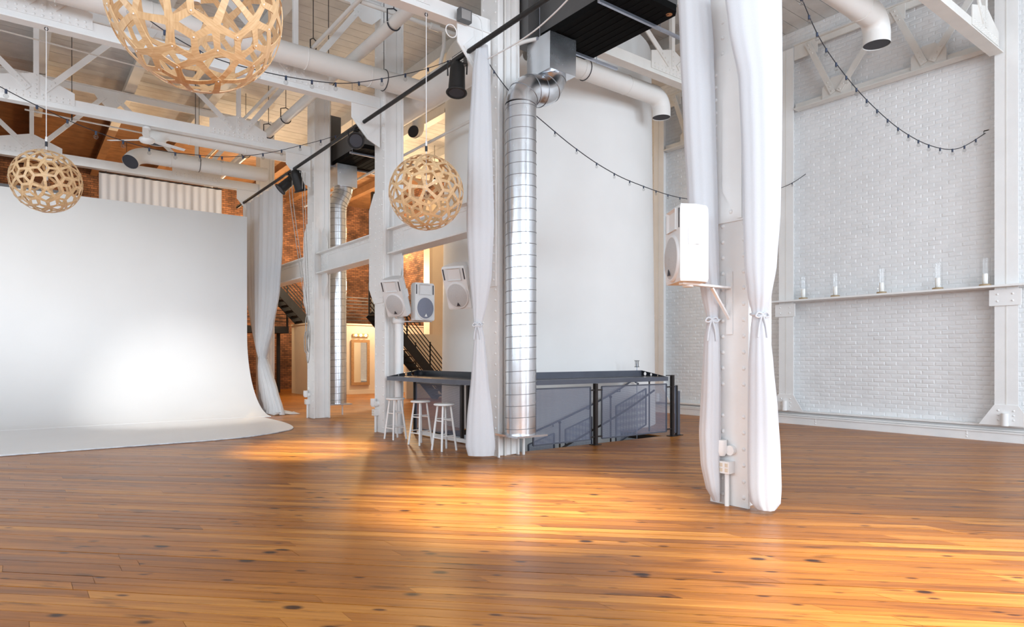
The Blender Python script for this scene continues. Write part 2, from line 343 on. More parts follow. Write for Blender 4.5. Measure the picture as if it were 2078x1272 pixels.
# layout constants (metres; X runs to the right-hand wall, Y runs away along it)
YC = [3.91, 8.09, 11.84, 15.63, 19.95]
CX0, CX1, CHW = 5.73, 6.14, .22          # steel column extents in X, half width in Y
WR = 13.90                               # face of right wall
ZC = 8.80                                # ceiling
HOLE = (6.32, 8.06, 9.72, 11.3)          # stairwell opening x0 y0 x1 y1
DRUM = (9.88, 11.60)

# ================================================================== STRUCTURE
# ---- floor: diagonal pine planks with mitred ends
fb = MB()
x0, y0, x1, y1 = HOLE
for a in ((WIN_X, WIN_Y, x0, 30.0), (x1, WIN_Y, WR, 30.0), (x0, WIN_Y, x1, y0), (x0, y1, x1, 30.0)):
    fb.box(a[0], a[1], -.12, a[2], a[3], -.018)
floor = build(fb, 'floor', 'floorgap', kind='structure')
def clip(poly, a, b, c):                  # keep a*x+b*y<=c
    out = []
    for i in range(len(poly)):
        p, q = poly[i], poly[(i+1) % len(poly)]; dp = a*p[0]+b*p[1]-c; dq = a*q[0]+b*q[1]-c
        if dp <= 0: out.append(p)
        if dp*dq < 0: t = dp/(dp-dq); out.append((p[0]+(q[0]-p[0])*t, p[1]+(q[1]-p[1])*t))
    return out
def minus_hole(poly):
    x0, y0, x1, y1 = HOLE; res = []; rest = poly
    for a, b, c in ((1, 0, x0), (-1, 0, -x1), (0, 1, y0), (0, -1, -y1)):
        o = clip(rest, a, b, c)
        if len(o) >= 3: res.append(o)
        rest = clip(rest, -a, -b, -c)
        if len(rest) < 3: break
    return res
def area2(p): return abs(sum(p[i][0]*p[(i+1) % len(p)][1]-p[(i+1) % len(p)][0]*p[i][1] for i in range(len(p))))/2
PW = .122; R2 = math.sqrt(2); planks = []
for k in range(int(-16/PW), int(32/PW)):
    g_ = random.choice((.002, .003, .005, .010)); s0 = k*PW+.0012; s1 = (k+1)*PW-g_
    x = WIN_X-random.uniform(0, 3)
    while x < WR:
        ln = random.choice((1.2, 1.8, 2.1, 2.4, 2.7, 3.0)); xb = x+ln
        poly = [(x+.001, s0*R2-x-.001), (xb-.001, s0*R2-xb+.001), (xb-.001, s1*R2-xb+.001), (x+.001, s1*R2-x-.001)]
        x = xb
        for a, b, c in ((1, 0, WR), (-1, 0, -WIN_X), (0, 1, 30), (0, -1, -WIN_Y)):
            poly = clip(poly, a, b, c)
            if len(poly) < 3: break
        if len(poly) < 3 or area2(poly) < .002: continue
        tint = random.random()
        for q in minus_hole(poly):
            if area2(q) < .002: continue
            cx = sum(p[0] for p in q)/len(q); cy = sum(p[1] for p in q)/len(q); pp = proj((cx, cy, 0)); sc_ = 0
            if pp and -150 < pp[0] < 2230 and pp[1] < 1330: sc_ = 1/pp[2]
            planks.append((sc_, q, tint, random.uniform(-.0007, .0007)))
planks.sort(key=lambda a: -a[0])
for i, (s_, q, tint, dz) in enumerate(planks[:290]):
    mb = MB().prism([(p[0], p[1], -.018) for p in q], (0, 0, .018+dz))
    build(mb, 'plank', 'floor', floor, attr=[tint]*len(mb.f))
mb = MB(); at_ = []
for s_, q, tint, dz in planks[290:]:
    n0 = len(mb.f); mb.prism([(p[0], p[1], -.018) for p in q], (0, 0, .018+dz)); at_ += [tint]*(len(mb.f)-n0)
build(mb, 'planks', 'floor', floor, kind='stuff', attr=at_, fixn=False)

# ---- right wall: white painted brick as far as the drum, bare brick beyond
WSPLIT = 20.2
wr = build(MB().box(WR, WIN_Y, -.12, WR+.3, WSPLIT, ZC), 'wall_right', 'mortarw', kind='structure')
wr2 = build(MB().box(WR, WSPLIT, -.12, WR+.3, 30.3, ZC), 'wall_right_rear', 'redbrick', kind='structure')
BL, BH, G = .212, .074, .011
def brick_mesh(k):
    mb = MB(); j = lambda a: random.uniform(-a, a); e = .014; th = .007+j(.003)
    vs = [(0, y, z) for y, z in ((0, 0), (BL, 0), (BL, BH), (0, BH))]+[(-th+j(.002), y, z) for y, z in ((e+j(.004), e+j(.003)), (BL-e+j(.004), e+j(.003)), (BL-e+j(.004), BH-e+j(.003)), (e+j(.004), BH-e+j(.003)))]
    mb.add(vs, [(4, 5, 6, 7), (0, 1, 5, 4), (1, 2, 6, 5), (2, 3, 7, 6), (3, 0, 4, 7)]); return mb
bms = [brick_mesh(k) for k in range(14)]
bmesh_data = []
for mb in bms:
    o = build(mb, 'brick', 'brickw', None, local=True, fixn=True); bmesh_data.append(o.data); bpy.data.objects.remove(o)
bl = []; row = 0; z = .30
while z < ZC-BH:
    y = 1.2-(row % 2)*(BL+G)/2
    while y < WSPLIT-BL:
        pp = proj((WR, y+BL/2, z+BH/2)); s_ = 0
        if pp and 1612 < pp[0] < 2078 and 0 < pp[1]: s_ = 1/pp[2]
        if pp and 2026 < pp[0] < 2064: s_ = 0
        bl.append((s_, y, z)); y += BL+G
    z += BH+G; row += 1
bl.sort(key=lambda a: -a[0])
for i, (s_, y, z) in enumerate(bl[:290]):
    o = bpy.data.objects.new('brick', bmesh_data[i % 14]); COL.objects.link(o); o.parent = wr; o.location = Vector((WR+.001, y, z))-WO[wr.name]
mb = MB()
for i, (s_, y, z) in enumerate(bl[290:]):
    b = random.choice(bms); mb.add([(WR+.001+p[0], y+p[1], z+p[2]) for p in b.v], b.f)
build(mb, 'bricks', 'brickw', wr, kind='stuff', fixn=False)
# ---- other walls
build(MB().box(WIN_X-.3, 30, -.12, WR+.3, 30.3, ZC), 'wall_back', 'redbrick', kind='structure')
def window_wall(name, axis, pos, lo, hi, cs, hw, zb, zt, th):
    mb = MB()
    def bx(a, b, z0, z1):
        if axis == 'y': mb.box(a, pos-th, z0, b, pos, z1)
        else: mb.box(pos-th, a, z0, pos, b, z1)
    bx(lo, hi, -.12, zb); bx(lo, hi, zt, ZC); e = [lo]+[v for c in cs for v in (c-hw, c+hw)]+[hi]
    for i in range(0, len(e), 2): bx(e[i], e[i+1], zb, zt)
    wl = build(mb, name, 'plaster', kind='structure')
    for i, c in enumerate(cs):
        f = MB()
        def fb_(a, b, z0, z1, d0, d1):
            if axis == 'y': f.box(a, pos-d1, z0, b, pos-d0, z1)
            else: f.box(pos-d1, a, z0, pos-d0, b, z1)
        for k in range(5): x = c-hw+2*hw*k/4; fb_(x-.03, x+.03, zb, zt, .10, .16)
        for k in range(7): z = zb+(zt-zb)*k/6; fb_(c-hw, c+hw, z-.03, z+.03, .105, .155)
        build(f, 'window_frame', 'steel', wl)
window_wall('wall_front', 'y', WIN_Y, WIN_X-.3, WR+.3, (-5.5, -.5, 4.5, 9.5), 1.75, 1.5, 7.1, .3)
window_wall('wall_left', 'x', WIN_X, WIN_Y, 30.0, (-3.0, 3.0, 9.0), 1.75, 1.5, 7.1, .3)
# ---- ceiling boards (whitewashed in front, bare wood at the back)
cl = build(MB().box(WIN_X-.3, WIN_Y-.3, ZC+.02, WR+.3, 30.3, ZC+.15), 'ceiling', 'ceil', kind='structure')
y = WIN_Y
while y < 30:
    yy = min(y+.30, 30)
    build(MB().box(WIN_X, y+.006, ZC-.012+random.uniform(0, .006), WR, yy-.006, ZC+.02), 'board', 'ceil' if y < 23.5 else 'ceilw', cl); y = yy
for i, x in enumerate((-7.2, -5.2, -3.3, -1.4, .5, 2.4, 4.3, 8.0, 9.9, 11.9)):
    for ya, yb, m_ in ((WIN_Y, 23.5, 'steel2'), (23.5, 29.9, 'ceilw')):
        p = MB().box(x-.07, ya, ZC-.30, x+.07, yb, ZC-.012); p.box(x-.12, ya, ZC-.32, x+.12, yb, ZC-.30); build(p, 'purlin', m_, cl)
# ---- steel kerb along the foot of the right wall
bb = build(MB().box(WR-.17, 1.0, 0, WR, WSPLIT, .17), 'baseboard_right', 'steel', kind='structure')
build(MB().box(WR-.10, 1.0, .17, WR, WSPLIT, .27), 'web', 'steel', bb)
build(MB().box(WR-.19, 1.0, .27, WR, WSPLIT, .30), 'top_flange', 'steel', bb)
build(MB().box(WR-.19, 1.0, .155, WR-.05, WSPLIT, .185), 'lower_flange', 'steel', bb)
build(MB().tube([(WR-.155, 1.0, .205), (WR-.155, WSPLIT, .205)], .018, 8), 'conduit', 'steel', bb)
rv = MB()
for yc in (3.79, 7.84, 11.45):
    for dy in (-.62, .62):
        for z in (.05, .10, .14): rv.rivet((WR-.17, yc+dy, z), (-1, 0, 0), .018)
build(rv, 'rivets', 'steel', bb, kind='stuff')

# ---- white tapering round tower
dr = MB(); prof = [(2.50, -3.2), (2.47, 0), (2.36, ZC+.01)]
dr.lathe([(2.50-(z+3.2)*.0117, z) for z in [(-3.2+i*.5) for i in range(25)] if z < ZC], 96, (DRUM[0], DRUM[1], 0), True, False)
build(dr, 'round_tower', 'plaster', None, 'large white plastered round tower rising behind the stairwell railing', 'tower')

# ---- stairwell lining and winding stair round the tower
x0, y0, x1, y1 = HOLE
sw = thing('stairwell', 'pale stairwell shaft sunk in the floor beside the round tower', 'stairwell', (x0, y0, -3.2), kind='structure')
mb = MB().box(x0-.1, y0-.1, -3.2, x0, y1+.1, -.12); mb.box(x1, y0-.1, -3.2, x1+.1, y1+.1, -.12); mb.box(x0, y0-.1, -3.2, x1, y0, -.12); mb.box(x0, y1, -3.2, x1, y1+.1, -.12)
build(mb, 'lining', 'pit', sw); build(MB().box(x0-.1, y0-.1, -3.3, x1+.1, y1+.1, -3.2), 'landing', 'pit', sw)
st = thing('winding_stair', 'tan treads winding down round the foot of the white tower', 'stairs', (DRUM[0], DRUM[1], -3.2))
for i in range(14):
    a0 = math.radians(-86-i*8); a1 = math.radians(-86-(i+1)*8+1); z = -.17*(i+1)
    def pp_(a, r):
        x = DRUM[0]+r*math.cos(a); y = DRUM[1]+r*math.sin(a); return (min(max(x, x0+.01), x1-.01), min(max(y, y0+.01), y1-.01), z)
    build(MB().prism([pp_(a0, 2.53), pp_(a0, 3.5), pp_(a1, 3.5), pp_(a1, 2.53)], (0, 0, -.05)), 'tread', 'beigetile', st)

# ---- cyclorama (white infinity cove)
CYX0, CYX1 = -8.6, 5.02; CYB, CYT, CR = 18.5, 5.30, 2.1
prof = [(CYB, CYT)]+[(CYB, 2.1+.0001)]
prof += [(CYB-CR+CR*math.cos(a), CR+.025-CR*math.sin(a)) for a in [PI/2*i/24 for i in range(1, 25)]]
mb = MB(); n = len(prof); th = .03
outer = [(y, z) for y, z in prof]; inner = []
for i, (y, z) in enumerate(prof):
    if i < 2: inner.append((y+th, z))
    else: a = PI/2*(i-1)/24; inner.append((y+th*math.cos(a)*.9, z-.024*math.sin(a)))
ring = outer+inner[::-1]
vs = [(x, y, z) for x in (CYX0, CYX1) for y, z in ring]; m_ = len(ring)
mb.add(vs, [(i, (i+1) % m_, m_+(i+1) % m_, m_+i) for i in range(m_)], True)
mb.add(vs[m_:], [(i, i+1, m_-2-i, m_-1-i) for i in range(n-1)]); mb.add(vs[:m_], [(i, m_-1-i, m_-2-i, i+1) for i in range(n-1)])
cy = thing('cyclorama', 'big white photo studio infinity cove sweeping down onto the floor', 'backdrop', (-1.8, 15.5, 0))
build(mb, 'cove', 'cyc', cy)
edge = [(CYX0, 12.42), (1.6, 12.40), (2.7, 12.40)]+smooth_pts([(2.7, 12.40, 0), (3.39, 12.54, 0), (4.05, 12.91, 0), (4.50, 13.35, 0), (4.70, 13.95, 0), (4.80, 14.8, 0), (4.80, 16.0, 0), (4.76, CYB-CR, 0)], 6)
edge = [(p[0], p[1]) for p in edge]+[(4.76, CYB-CR+.05), (CYX0, CYB-CR+.05)]
build(MB().prism([(x, y, .004) for x, y in edge], (0, 0, .0205)), 'floor_sheet', 'cyc', cy)
build(MB().tube([(x, y, .012) for x, y in edge[:-2]], .011, 6), 'edge_trim', 'cyclip', cy)
fr = MB()
for x in (-7.5, -5, -2.5, 0, 2.5, 4.8): fr.box(x-.05, CYB+.04, 0, x+.05, CYB+.14, CYT-.1); fr.bar((x, CYB+.1, 3.5), (x, CYB+.75, 0.02), .05, .08)
fr.box(CYX0, CYB+.04, CYT-.2, CYX1, CYB+.14, CYT-.1)
build(fr, 'timber_frame', 'beige2', cy)

# ================================================================== STEELWORK
ORD = ['front', 'second', 'third', 'fourth', 'rearmost']
CLAB = ['white riveted steel column nearest the camera, draped with sheer curtains',
        'white riveted steel column behind the tied drape and the large galvanised duct',
        'white riveted steel column carrying two speakers at the end of the bar counter',
        'white riveted steel column with hanging ropes beside the far galvanised duct',
        'white riveted steel column hidden behind the far curtain']
for i, yc in enumerate(YC):
    c = thing('steel_column', CLAB[i], 'column', ((CX0+CX1)/2, yc, 0), 'riveted steel columns')
    H = ZC-.33
    build(MB().box(CX0, yc-CHW, 0, CX0+.03, yc+CHW, H), 'flange_plate', 'steel', c)
    build(MB().box(CX1-.03, yc-CHW, 0, CX1, yc+CHW, H), 'flange_plate', 'steel', c)
    w_ = MB().box(CX0+.03, yc-CHW+.07, 0, CX1-.03, yc-CHW+.10, H); w_.box(CX0+.03, yc+CHW-.10, 0, CX1-.03, yc+CHW-.07, H)
    build(w_, 'web', 'steel', c)
    an = MB()
    for s in (-1, 1):
        for xx in (CX0+.03, CX1-.03):
            d = 1 if xx < 5.9 else -1
            an.box(min(xx, xx+d*.09), yc+s*(CHW-.055)-.012, .01, max(xx, xx+d*.09), yc+s*(CHW-.055)+.012, H-.02)
    build(an, 'corner_angle', 'steel', c)
    rv = MB(); z = .1; k = 0
    rr = .023 if i == 0 else .021
    while z < H:
        if not (1.05 < z % 2.0 < 1.2):
            for s in ((-.17, .07) if i == 0 else (-.16, .16)): rv.rivet((CX0, yc+s, z), (-1, 0, 0), rr)
        for xx in (CX0+.085, CX1-.085): rv.rivet((xx, yc-CHW+.07, z+.06), (0, -1, 0), rr)
        z += .16
    build(rv, 'rivets', 'steel', c, kind='stuff')
    # splice / gusset plates on the face
    g = MB(); g2 = MB(); rv = MB()
    if i == 0: z0, z1, ex = 2.85, 4.55, .06
    else: z0, z1, ex = 2.55, 4.75, .22
    a, b = yc-CHW+.03, yc+CHW
    g.prism([(CX0-.022, a, z0), (CX0-.022, a, z1), (CX0-.022, b, z1), (CX0-.022, b+ex, z1-.3), (CX0-.022, b+ex, z0+.3), (CX0-.022, b, z0)], (.022, 0, 0))
    zz = z0+.1
    while zz < z1-.05:
        for yy in (a+.05, a+.15, b-.08, b+ex-.06):
            if yy < b-.02 or z0+.33 < zz < z1-.33: rv.rivet((CX0-.022, yy, zz), (-1, 0, 0), rr)
        zz += .13
    build(g, 'gusset_plate', 'steel', c); build(rv, 'gusset_rivets', 'steel', c, kind='stuff')
    if i == 0: build(MB().prism([(CX0-.04, a+.07, z0+.02), (CX0-.04, a+.24, z0+.32), (CX0-.04, a+.24, z1-.42), (CX0-.04, a+.10, z1-.05), (CX0-.04, a+.02, z1-.05), (CX0-.04, a+.02, z0+.02)], (.018, 0, 0)), 'stiffener_plate', 'steel', c)
    if 1 <= i <= 3:   # bracket gussets above and below the girder on the near side
        for zc, s in ((3.50, -1), (4.0, 1)):
            if i == 1: continue
            build(MB().prism([(CX0+.20, yc-CHW, zc), (CX0+.20, yc-CHW-.30, zc), (CX0+.20, yc-CHW-.34, zc+s*.22), (CX0+.20, yc-CHW-.12, zc+s*.62), (CX0+.20, yc-CHW, zc+s*.5)], (.02, 0, 0)), 'bracket_gusset', 'steel', c)
# girders between columns
GL = ['white riveted plate girder between the duct column and the speaker column', 'white riveted plate girder between the speaker column and the roped column', 'white plate girder behind the roped column']
for k in range(1, 4):
    ya, yb = YC[k]+CHW+.002, YC[k+1]-CHW-.002; xm = (CX0+CX1)/2
    g = thing('plate_girder', GL[k-1], 'girder', (xm, (ya+yb)/2, 3.5), 'plate girders between columns')
    build(MB().box(xm-.02, ya, 3.52, xm+.02, yb, 3.98), 'web_plate', 'steel', g)
    build(MB().box(xm-.16, ya, 3.50, xm+.16, yb, 3.525), 'bottom_flange', 'steel', g); build(MB().box(xm-.16, ya, 3.975, xm+.16, yb, 4.0), 'top_flange', 'steel', g)
    an = MB(); an.box(xm-.035, ya, 3.525, xm-.02, yb, 3.60); an.box(xm-.035, ya, 3.90, xm-.02, yb, 3.975); build(an, 'flange_angle', 'steel', g)
    build(MB().box(xm-.032, yb-.42, 3.60, xm-.02, yb, 3.90), 'splice_plate', 'steel', g)
    rv = MB(); y = ya+.06
    while y < yb:
        rv.rivet((xm-.035, y, 3.562), (-1, 0, 0), .019); rv.rivet((xm-.035, y, 3.938), (-1, 0, 0), .019); y += .13
    for a in range(3):
        for b in range(4): rv.rivet((xm-.032, yb-.08-a*.12, 3.64+b*.075), (-1, 0, 0), .019)
    build(rv, 'rivets', 'steel', g, kind='stuff')

def truss(yc, xa, xb, zb, h, zt, posts, tops, label, group, col='steel', ends=True):
    t = thing('roof_truss', label, 'truss', ((xa+xb)/2, yc, zb), group)
    build(MB().box(xa, yc-.03, zb, xb, yc+.03, zb+h), 'bottom_chord', col, t)
    build(MB().box(xa, yc-.10, zb-.018, xb, yc+.10, zb), 'bottom_flange', col, t)
    tc = MB().box(xa, yc-.03, zt, xb, yc+.03, zt+.16); tc.box(xa, yc-.10, zt+.16, xb, yc+.10, zt+.178)
    build(tc, 'top_chord', col, t)
    rv = MB()
    for x in posts:
        build(MB().bar((x, yc-.02, zb+h), (x, yc-.02, zt), .09, .07, (0, 1, 0)), 'post', col, t)
        build(MB().prism([(x-.62, yc-.045, zb+h*.45), (x+.62, yc-.045, zb+h*.45), (x+.62, yc-.045, zb+h+.12), (x+.06, yc-.045, zb+h+.36), (x-.06, yc-.045, zb+h+.36), (x-.62, yc-.045, zb+h+.20)], (0, .015, 0)), 'gusset_plate', col, t)
        for a in range(-5, 6):
            for zz in (zb+h*.45+.03, zb+h*.45+.10): rv.rivet((x+a*.105, yc-.045, zz), (0, -1, 0), .022)
        for a in range(4): rv.rivet((x, yc-.056, zb+h+.06+a*.09), (0, -1, 0), .020)
    for x in tops:
        build(MB().prism([(x-.42, yc-.045, zt+.10), (x+.42, yc-.045, zt+.10), (x+.30, yc-.045, zt-.10), (x+.10, yc-.045, zt-.30), (x-.10, yc-.045, zt-.30), (x-.30, yc-.045, zt-.10)], (0, .015, 0)), 'gusset_plate', col, t)
    nodes = sorted([(x, 0) for x in posts]+[(x, 1) for x in tops])
    for (xp, a), (xq, b) in zip(nodes, nodes[1:]):
        if a == b: continue
        P = Vector((xp+.12, yc-.055, zt-.02 if a else zb+h+.05)); Q = Vector((xq-.12, yc-.055, zt-.02 if b else zb+h+.05))
        build(MB().bar(P, Q, .02, .11, (0, 0, 1)), 'diagonal', col, t)
        d = (Q-P).normalized()
        for s_, o_ in ((P, 1), (Q, -1)):
            for a_ in range(3): rv.rivet(s_+d*o_*(.06+a_*.10)+Vector((0, -.012, 0)), (0, -1, 0), .020)
    build(rv, 'rivets', col, t, kind='stuff'); return t
TL = ['white steel roof truss reaching the column behind the tied drape', 'white steel roof truss reaching the speaker column, round pendant hung below', 'white steel roof truss carrying the ceiling fan', 'rear white steel roof truss above the short back curtain']
XP = [-7.1, -3.4, .32, 4.05]; XT = [-8.6, -5.2, -1.55, 1.98, 5.45]
for k in range(1, 5):
    t = truss(YC[k], -8.95, CX0-.004, 6.37, .23, 8.28, XP, XT, TL[k-1], 'roof trusses on the left side'); y = YC[k]
    kp = build(MB().prism([(CX0-.62, y-.075, 6.36), (CX0-.62, y-.075, 6.08), (CX0-.30, y-.075, 5.72), (CX0-.03, y-.075, 5.60), (CX0-.03, y-.075, 6.36)], (0, .02, 0)), 'knee_plate', 'steel', t)
    build(MB().prism([(CX0-.52, y-.09, 6.04), (CX0-.30, y-.09, 6.26), (CX0-.08, y-.09, 6.0), (CX0-.30, y-.09, 5.78)], (0, .013, 0)), 'splice_plate', 'steel', kp)
RL = ['white steel roof truss from the draped front column to the shelf wall', 'white steel roof truss from the duct column to the right wall']
for k in range(0, 2):
    truss(YC[k], CX1+.004, WR-.34, 6.76, .22, 8.28, [10.0, 12.9], [8.1, 11.6], RL[k], 'roof trusses on the right side', 'steel2')
truss(YC[0], -8.95, CX0-.004, 6.37, .23, 8.28, XP, XT, 'white steel roof truss above the camera', 'roof trusses on the left side')
# wall columns and wall trusses along the right wall
for i, yc in enumerate((3.79, 7.84, 11.45)):
    c = thing('wall_column', ['white steel wall column at the near end of the candle shelf', 'white steel wall column at the far end of the candle shelf', 'white steel wall column beside the round tower'][i], 'column', (WR-.15, yc, .30), 'steel columns on the right wall')
    build(MB().box(WR-.27, yc-.17, .30, WR-.25, yc+.17, 8.3), 'flange_plate', 'steel', c)
    build(MB().box(WR-.25, yc-.02, .30, WR, yc+.02, 8.3), 'web', 'steel', c)
    build(MB().box(WR-.275, yc-.008, .30, WR-.27, yc+.008, 8.3), 'seam', 'steel2', c)
    build(MB().prism([(WR-.285, yc-.40, .30), (WR-.285, yc-.17, .66), (WR-.285, yc+.17, .66), (WR-.285, yc+.40, .30)], (.015, 0, 0)), 'foot_gusset', 'steel', c)
    build(MB().cyl((WR-.33, yc, .30), (WR-.33, yc, .52), .055, 12), 'conduit_cover', 'steel', c)
    build(MB().box(WR-.30, yc-.22, 2.38, WR-.27, yc+.24, 2.66), 'shelf_bracket', 'steel', c) if i < 2 else None
    rv = MB()
    for z in (.40, .48, .56):
        for d in (-.11, .11): rv.rivet((WR-.285, yc+d, z), (-1, 0, 0), .02)
    for z in (2.46, 2.58):
        for d in (-.10, .12): rv.rivet((WR-.30, yc+d, z), (-1, 0, 0), .02)
    build(rv, 'rivets', 'steel', c, kind='stuff')
def wall_truss(ya, yb, label):
    t = thing('wall_truss', label, 'truss', (WR-.2, (ya+yb)/2, 6.85), 'steel trusses along the right wall'); X = WR-.2; L_ = yb-ya
    b = MB().box(X-.10, ya, 6.92, X+.1, yb, 6.945); b.box(X-.01, ya, 6.945, X+.01, yb, 7.06); build(b, 'bottom_chord', 'steel2', t)
    b = MB().box(X-.09, ya, 8.32, X+.1, yb, 8.345); b.box(X-.02, ya, 8.20, X+.02, yb, 8.32); build(b, 'top_chord', 'steel2', t)
    bt = [ya+L_*.28, ya+L_*.75]; tp = [ya+.04, ya+L_*.46, yb-.25]; rv = MB()
    for (p, a), (q, c_) in zip([(tp[0], 1), (bt[0], 0), (tp[1], 1), (bt[1], 0)], [(bt[0], 0), (tp[1], 1), (bt[1], 0), (tp[2], 1)]):
        P = Vector((X-.07, p+.06, 8.26 if a else 7.02)); Q = Vector((X-.07, q-.06, 8.26 if c_ else 7.02))
        build(MB().bar(P, Q, .03, .12), 'diagonal', 'steel2', t); d = (Q-P).normalized()
        for s_, o_ in ((P, 1), (Q, -1)):
            for k in range(3): rv.rivet(s_+d*o_*(.05+.11*k)+Vector((-.016, 0, 0)), (-1, 0, 0), .02)
    for y in bt: build(MB().prism([(X-.05, y-.30, 6.94), (X-.05, y+.30, 6.94), (X-.05, y+.30, 7.2), (X-.05, y+.1, 7.36), (X-.05, y-.1, 7.36), (X-.05, y-.30, 7.2)], (.02, 0, 0)), 'gusset_plate', 'steel2', t)
    for y in tp[1:]: build(MB().prism([(X-.05, y-.26, 8.33), (X-.05, y+.26, 8.33), (X-.05, y+.26, 8.02), (X-.05, y-.26, 8.02)], (.02, 0, 0)), 'gusset_plate', 'steel2', t)
    build(rv, 'rivets', 'steel2', t, kind='stuff')
wall_truss(3.98, 7.65, 'cream wall truss of slanting bars above the candle shelf')
wall_truss(8.03, 11.26, 'cream wall truss half hidden by the front drapes and round tower')

# ================================================================== HUNG SERVICES
def ring(mb, c, ax, r, rr, n=20, m=6):
    c = Vector(c); ax = Vector(ax).normalized(); u = Vector((0, 0, 1)) if abs(ax.z) < .9 else Vector((1, 0, 0)); a = ax.cross(u).normalized(); b = ax.cross(a)
    mb.tube([c+(a*math.cos(2*PI*k/n)+b*math.sin(2*PI*k/n))*r for k in range(n)], rr, m, closed=True)
def duct_unit(X, Y, zb, bx, dy, far):
    """floor-to-ceiling galvanised riser, transition box and the black-bellied air unit it feeds"""
    R = .228; zt = 5.20
    d = thing('galvanised_duct', ['large shiny spiral galvanised duct standing beside the tied drape', 'far spiral galvanised duct behind the roped column'][far], 'duct', (X, Y, 0), 'spiral galvanised risers')
    build(MB().cyl((X, Y, zb), (X, Y, zt), R, 48), 'riser', 'galv', d)
    sm = MB(); z = zb+.04
    while z < zt-.05:
        n = 36; sm.tube([(X+(R+.001)*math.cos(2*PI*k/n), Y+(R+.001)*math.sin(2*PI*k/n), z+.07*(k/n)) for k in range(n+1)], .0045, 5); z += .168
    build(sm, 'seams', 'galvseam', d, kind='stuff')
    A = Vector((X, Y, zt))
    if abs(bx) > .4:
        rr = bx/2; path = [A+Vector((rr-rr*math.cos(PI/2*i/8), 0, rr*math.sin(PI/2*i/8))) for i in range(9)]; path += [A+Vector((rr+rr*math.sin(PI/2*i/8), 0, 2*rr-rr*math.cos(PI/2*i/8))) for i in range(1, 9)]
    else: path = smooth_pts([A, A+Vector((bx*.08, 0, .12)), A+Vector((bx*.5, 0, .28)), A+Vector((bx*.92, 0, .44)), A+Vector((bx, 0, .58))], 4)
    path.append(Vector((X+bx, Y, 5.86)))
    build(MB().tube(path, R*1.005, 36), 'elbow', 'galv', d)
    sm = MB()
    for i in range(0, len(path)-1, 3): ring(sm, path[i], path[i+1]-path[max(i-1, 0)], R*1.01, .006, 32)
    build(sm, 'elbow_seams', 'galvseam', d, kind='stuff')
    a0, a1 = X+bx-.26, X+bx+.26; b0, b1 = Y-.27, Y+.27
    bx_ = MB(); hi = [(a0, b0), (a1, b0), (a1, b1), (a0, b1)]
    vs = [(p[0], p[1], 5.76) for p in hi]+[(p[0]-.02, p[1]-.03, 6.29) for p in hi]
    bx_.add(vs, [(3, 2, 1, 0), (4, 5, 6, 7)]+[(i, (i+1) % 4, 4+(i+1) % 4, 4+i) for i in range(4)])
    build(bx_, 'transition_box', 'galv', d)
    build(MB().box(X-.28, Y-.28, zb-.03, X+.28, Y+.265, zb), 'stand_plate', 'galv', d)
    lg = MB().bar((X-.2, Y+.25, zb-.03), (X-.2, Y-.2, zb-.03), .03, .02)
    for sx in (-.25, .22):
        build(MB().box(X+sx, Y+.22, 0, X+sx+.03, Y+.25, zb-.03), 'stand_leg', 'steel', d)
    # air unit
    x0, x1, ya, yb, z0, z1 = 6.36, 7.42, 5.85+dy, 7.70+dy, 6.31, 6.98
    u = thing('air_handler', ['black-bellied air handling unit hung above the large duct', 'far black-bellied air handling unit behind the speaker column'][far], 'air unit', ((x0+x1)/2, (ya+yb)/2, z0), 'hung air units')
    build(MB().box(x0+.02, ya+.03, z0+.10, x1-.02, yb-.02, z1), 'casing', 'acgrey', u)
    pl = MB().prism([(x0, ya+.08, z0), (x0+.08, ya, z0), (x1-.08, ya, z0), (x1, ya+.08, z0), (x1, yb-.08, z0), (x1-.08, yb, z0), (x0+.08, yb, z0), (x0, yb-.08, z0)], (0, 0, .10))
    build(pl, 'filter_tray', 'blackfilter', u)
    for k in range(7):
        y = x0+.12+k*(x1-x0-.24)/6
        build(MB().box(y-.006, ya+.1, z0-.006, y+.006, yb-.1, z0), 'tray_rib', 'blackfilter', u)
    build(MB().box(6.18, yb+.005, z0+.0, 6.62, yb+.36, 7.6), 'plenum', 'acgrey', u)
    build(MB().cyl((x1-.1, ya+.11, z0-.004), (x1-.1, ya+.11, z0+.002), .045, 16), 'port', 'brown', u)
    for yy in (ya+.42, yb-.12):
        s = MB().box(x0-.12, yy-.02, z0-.045, x1+.55, yy+.02, z0-.006); build(s, 'support_strut', 'unistrut', u)
        for xx in (x0-.06, x1+.08): build(MB().cyl((xx, yy, z0-.06), (xx, yy, ZC-.32), .006, 6), 'hanger_rod', 'unistrut', u)
    build(MB().tube(smooth_pts([(x0-.10, yb-.1, z0-.02), (x0-.2, yb+.1, z0-.02), (x0-.28, yb+.32, z0-.05)], 4), .03, 8), 'drain_pipe', 'pipe', u)
duct_unit(5.94, 7.58, .36, .59, 0, 0); duct_unit(6.46, 15.76, .32, .16, 8.2, 1)

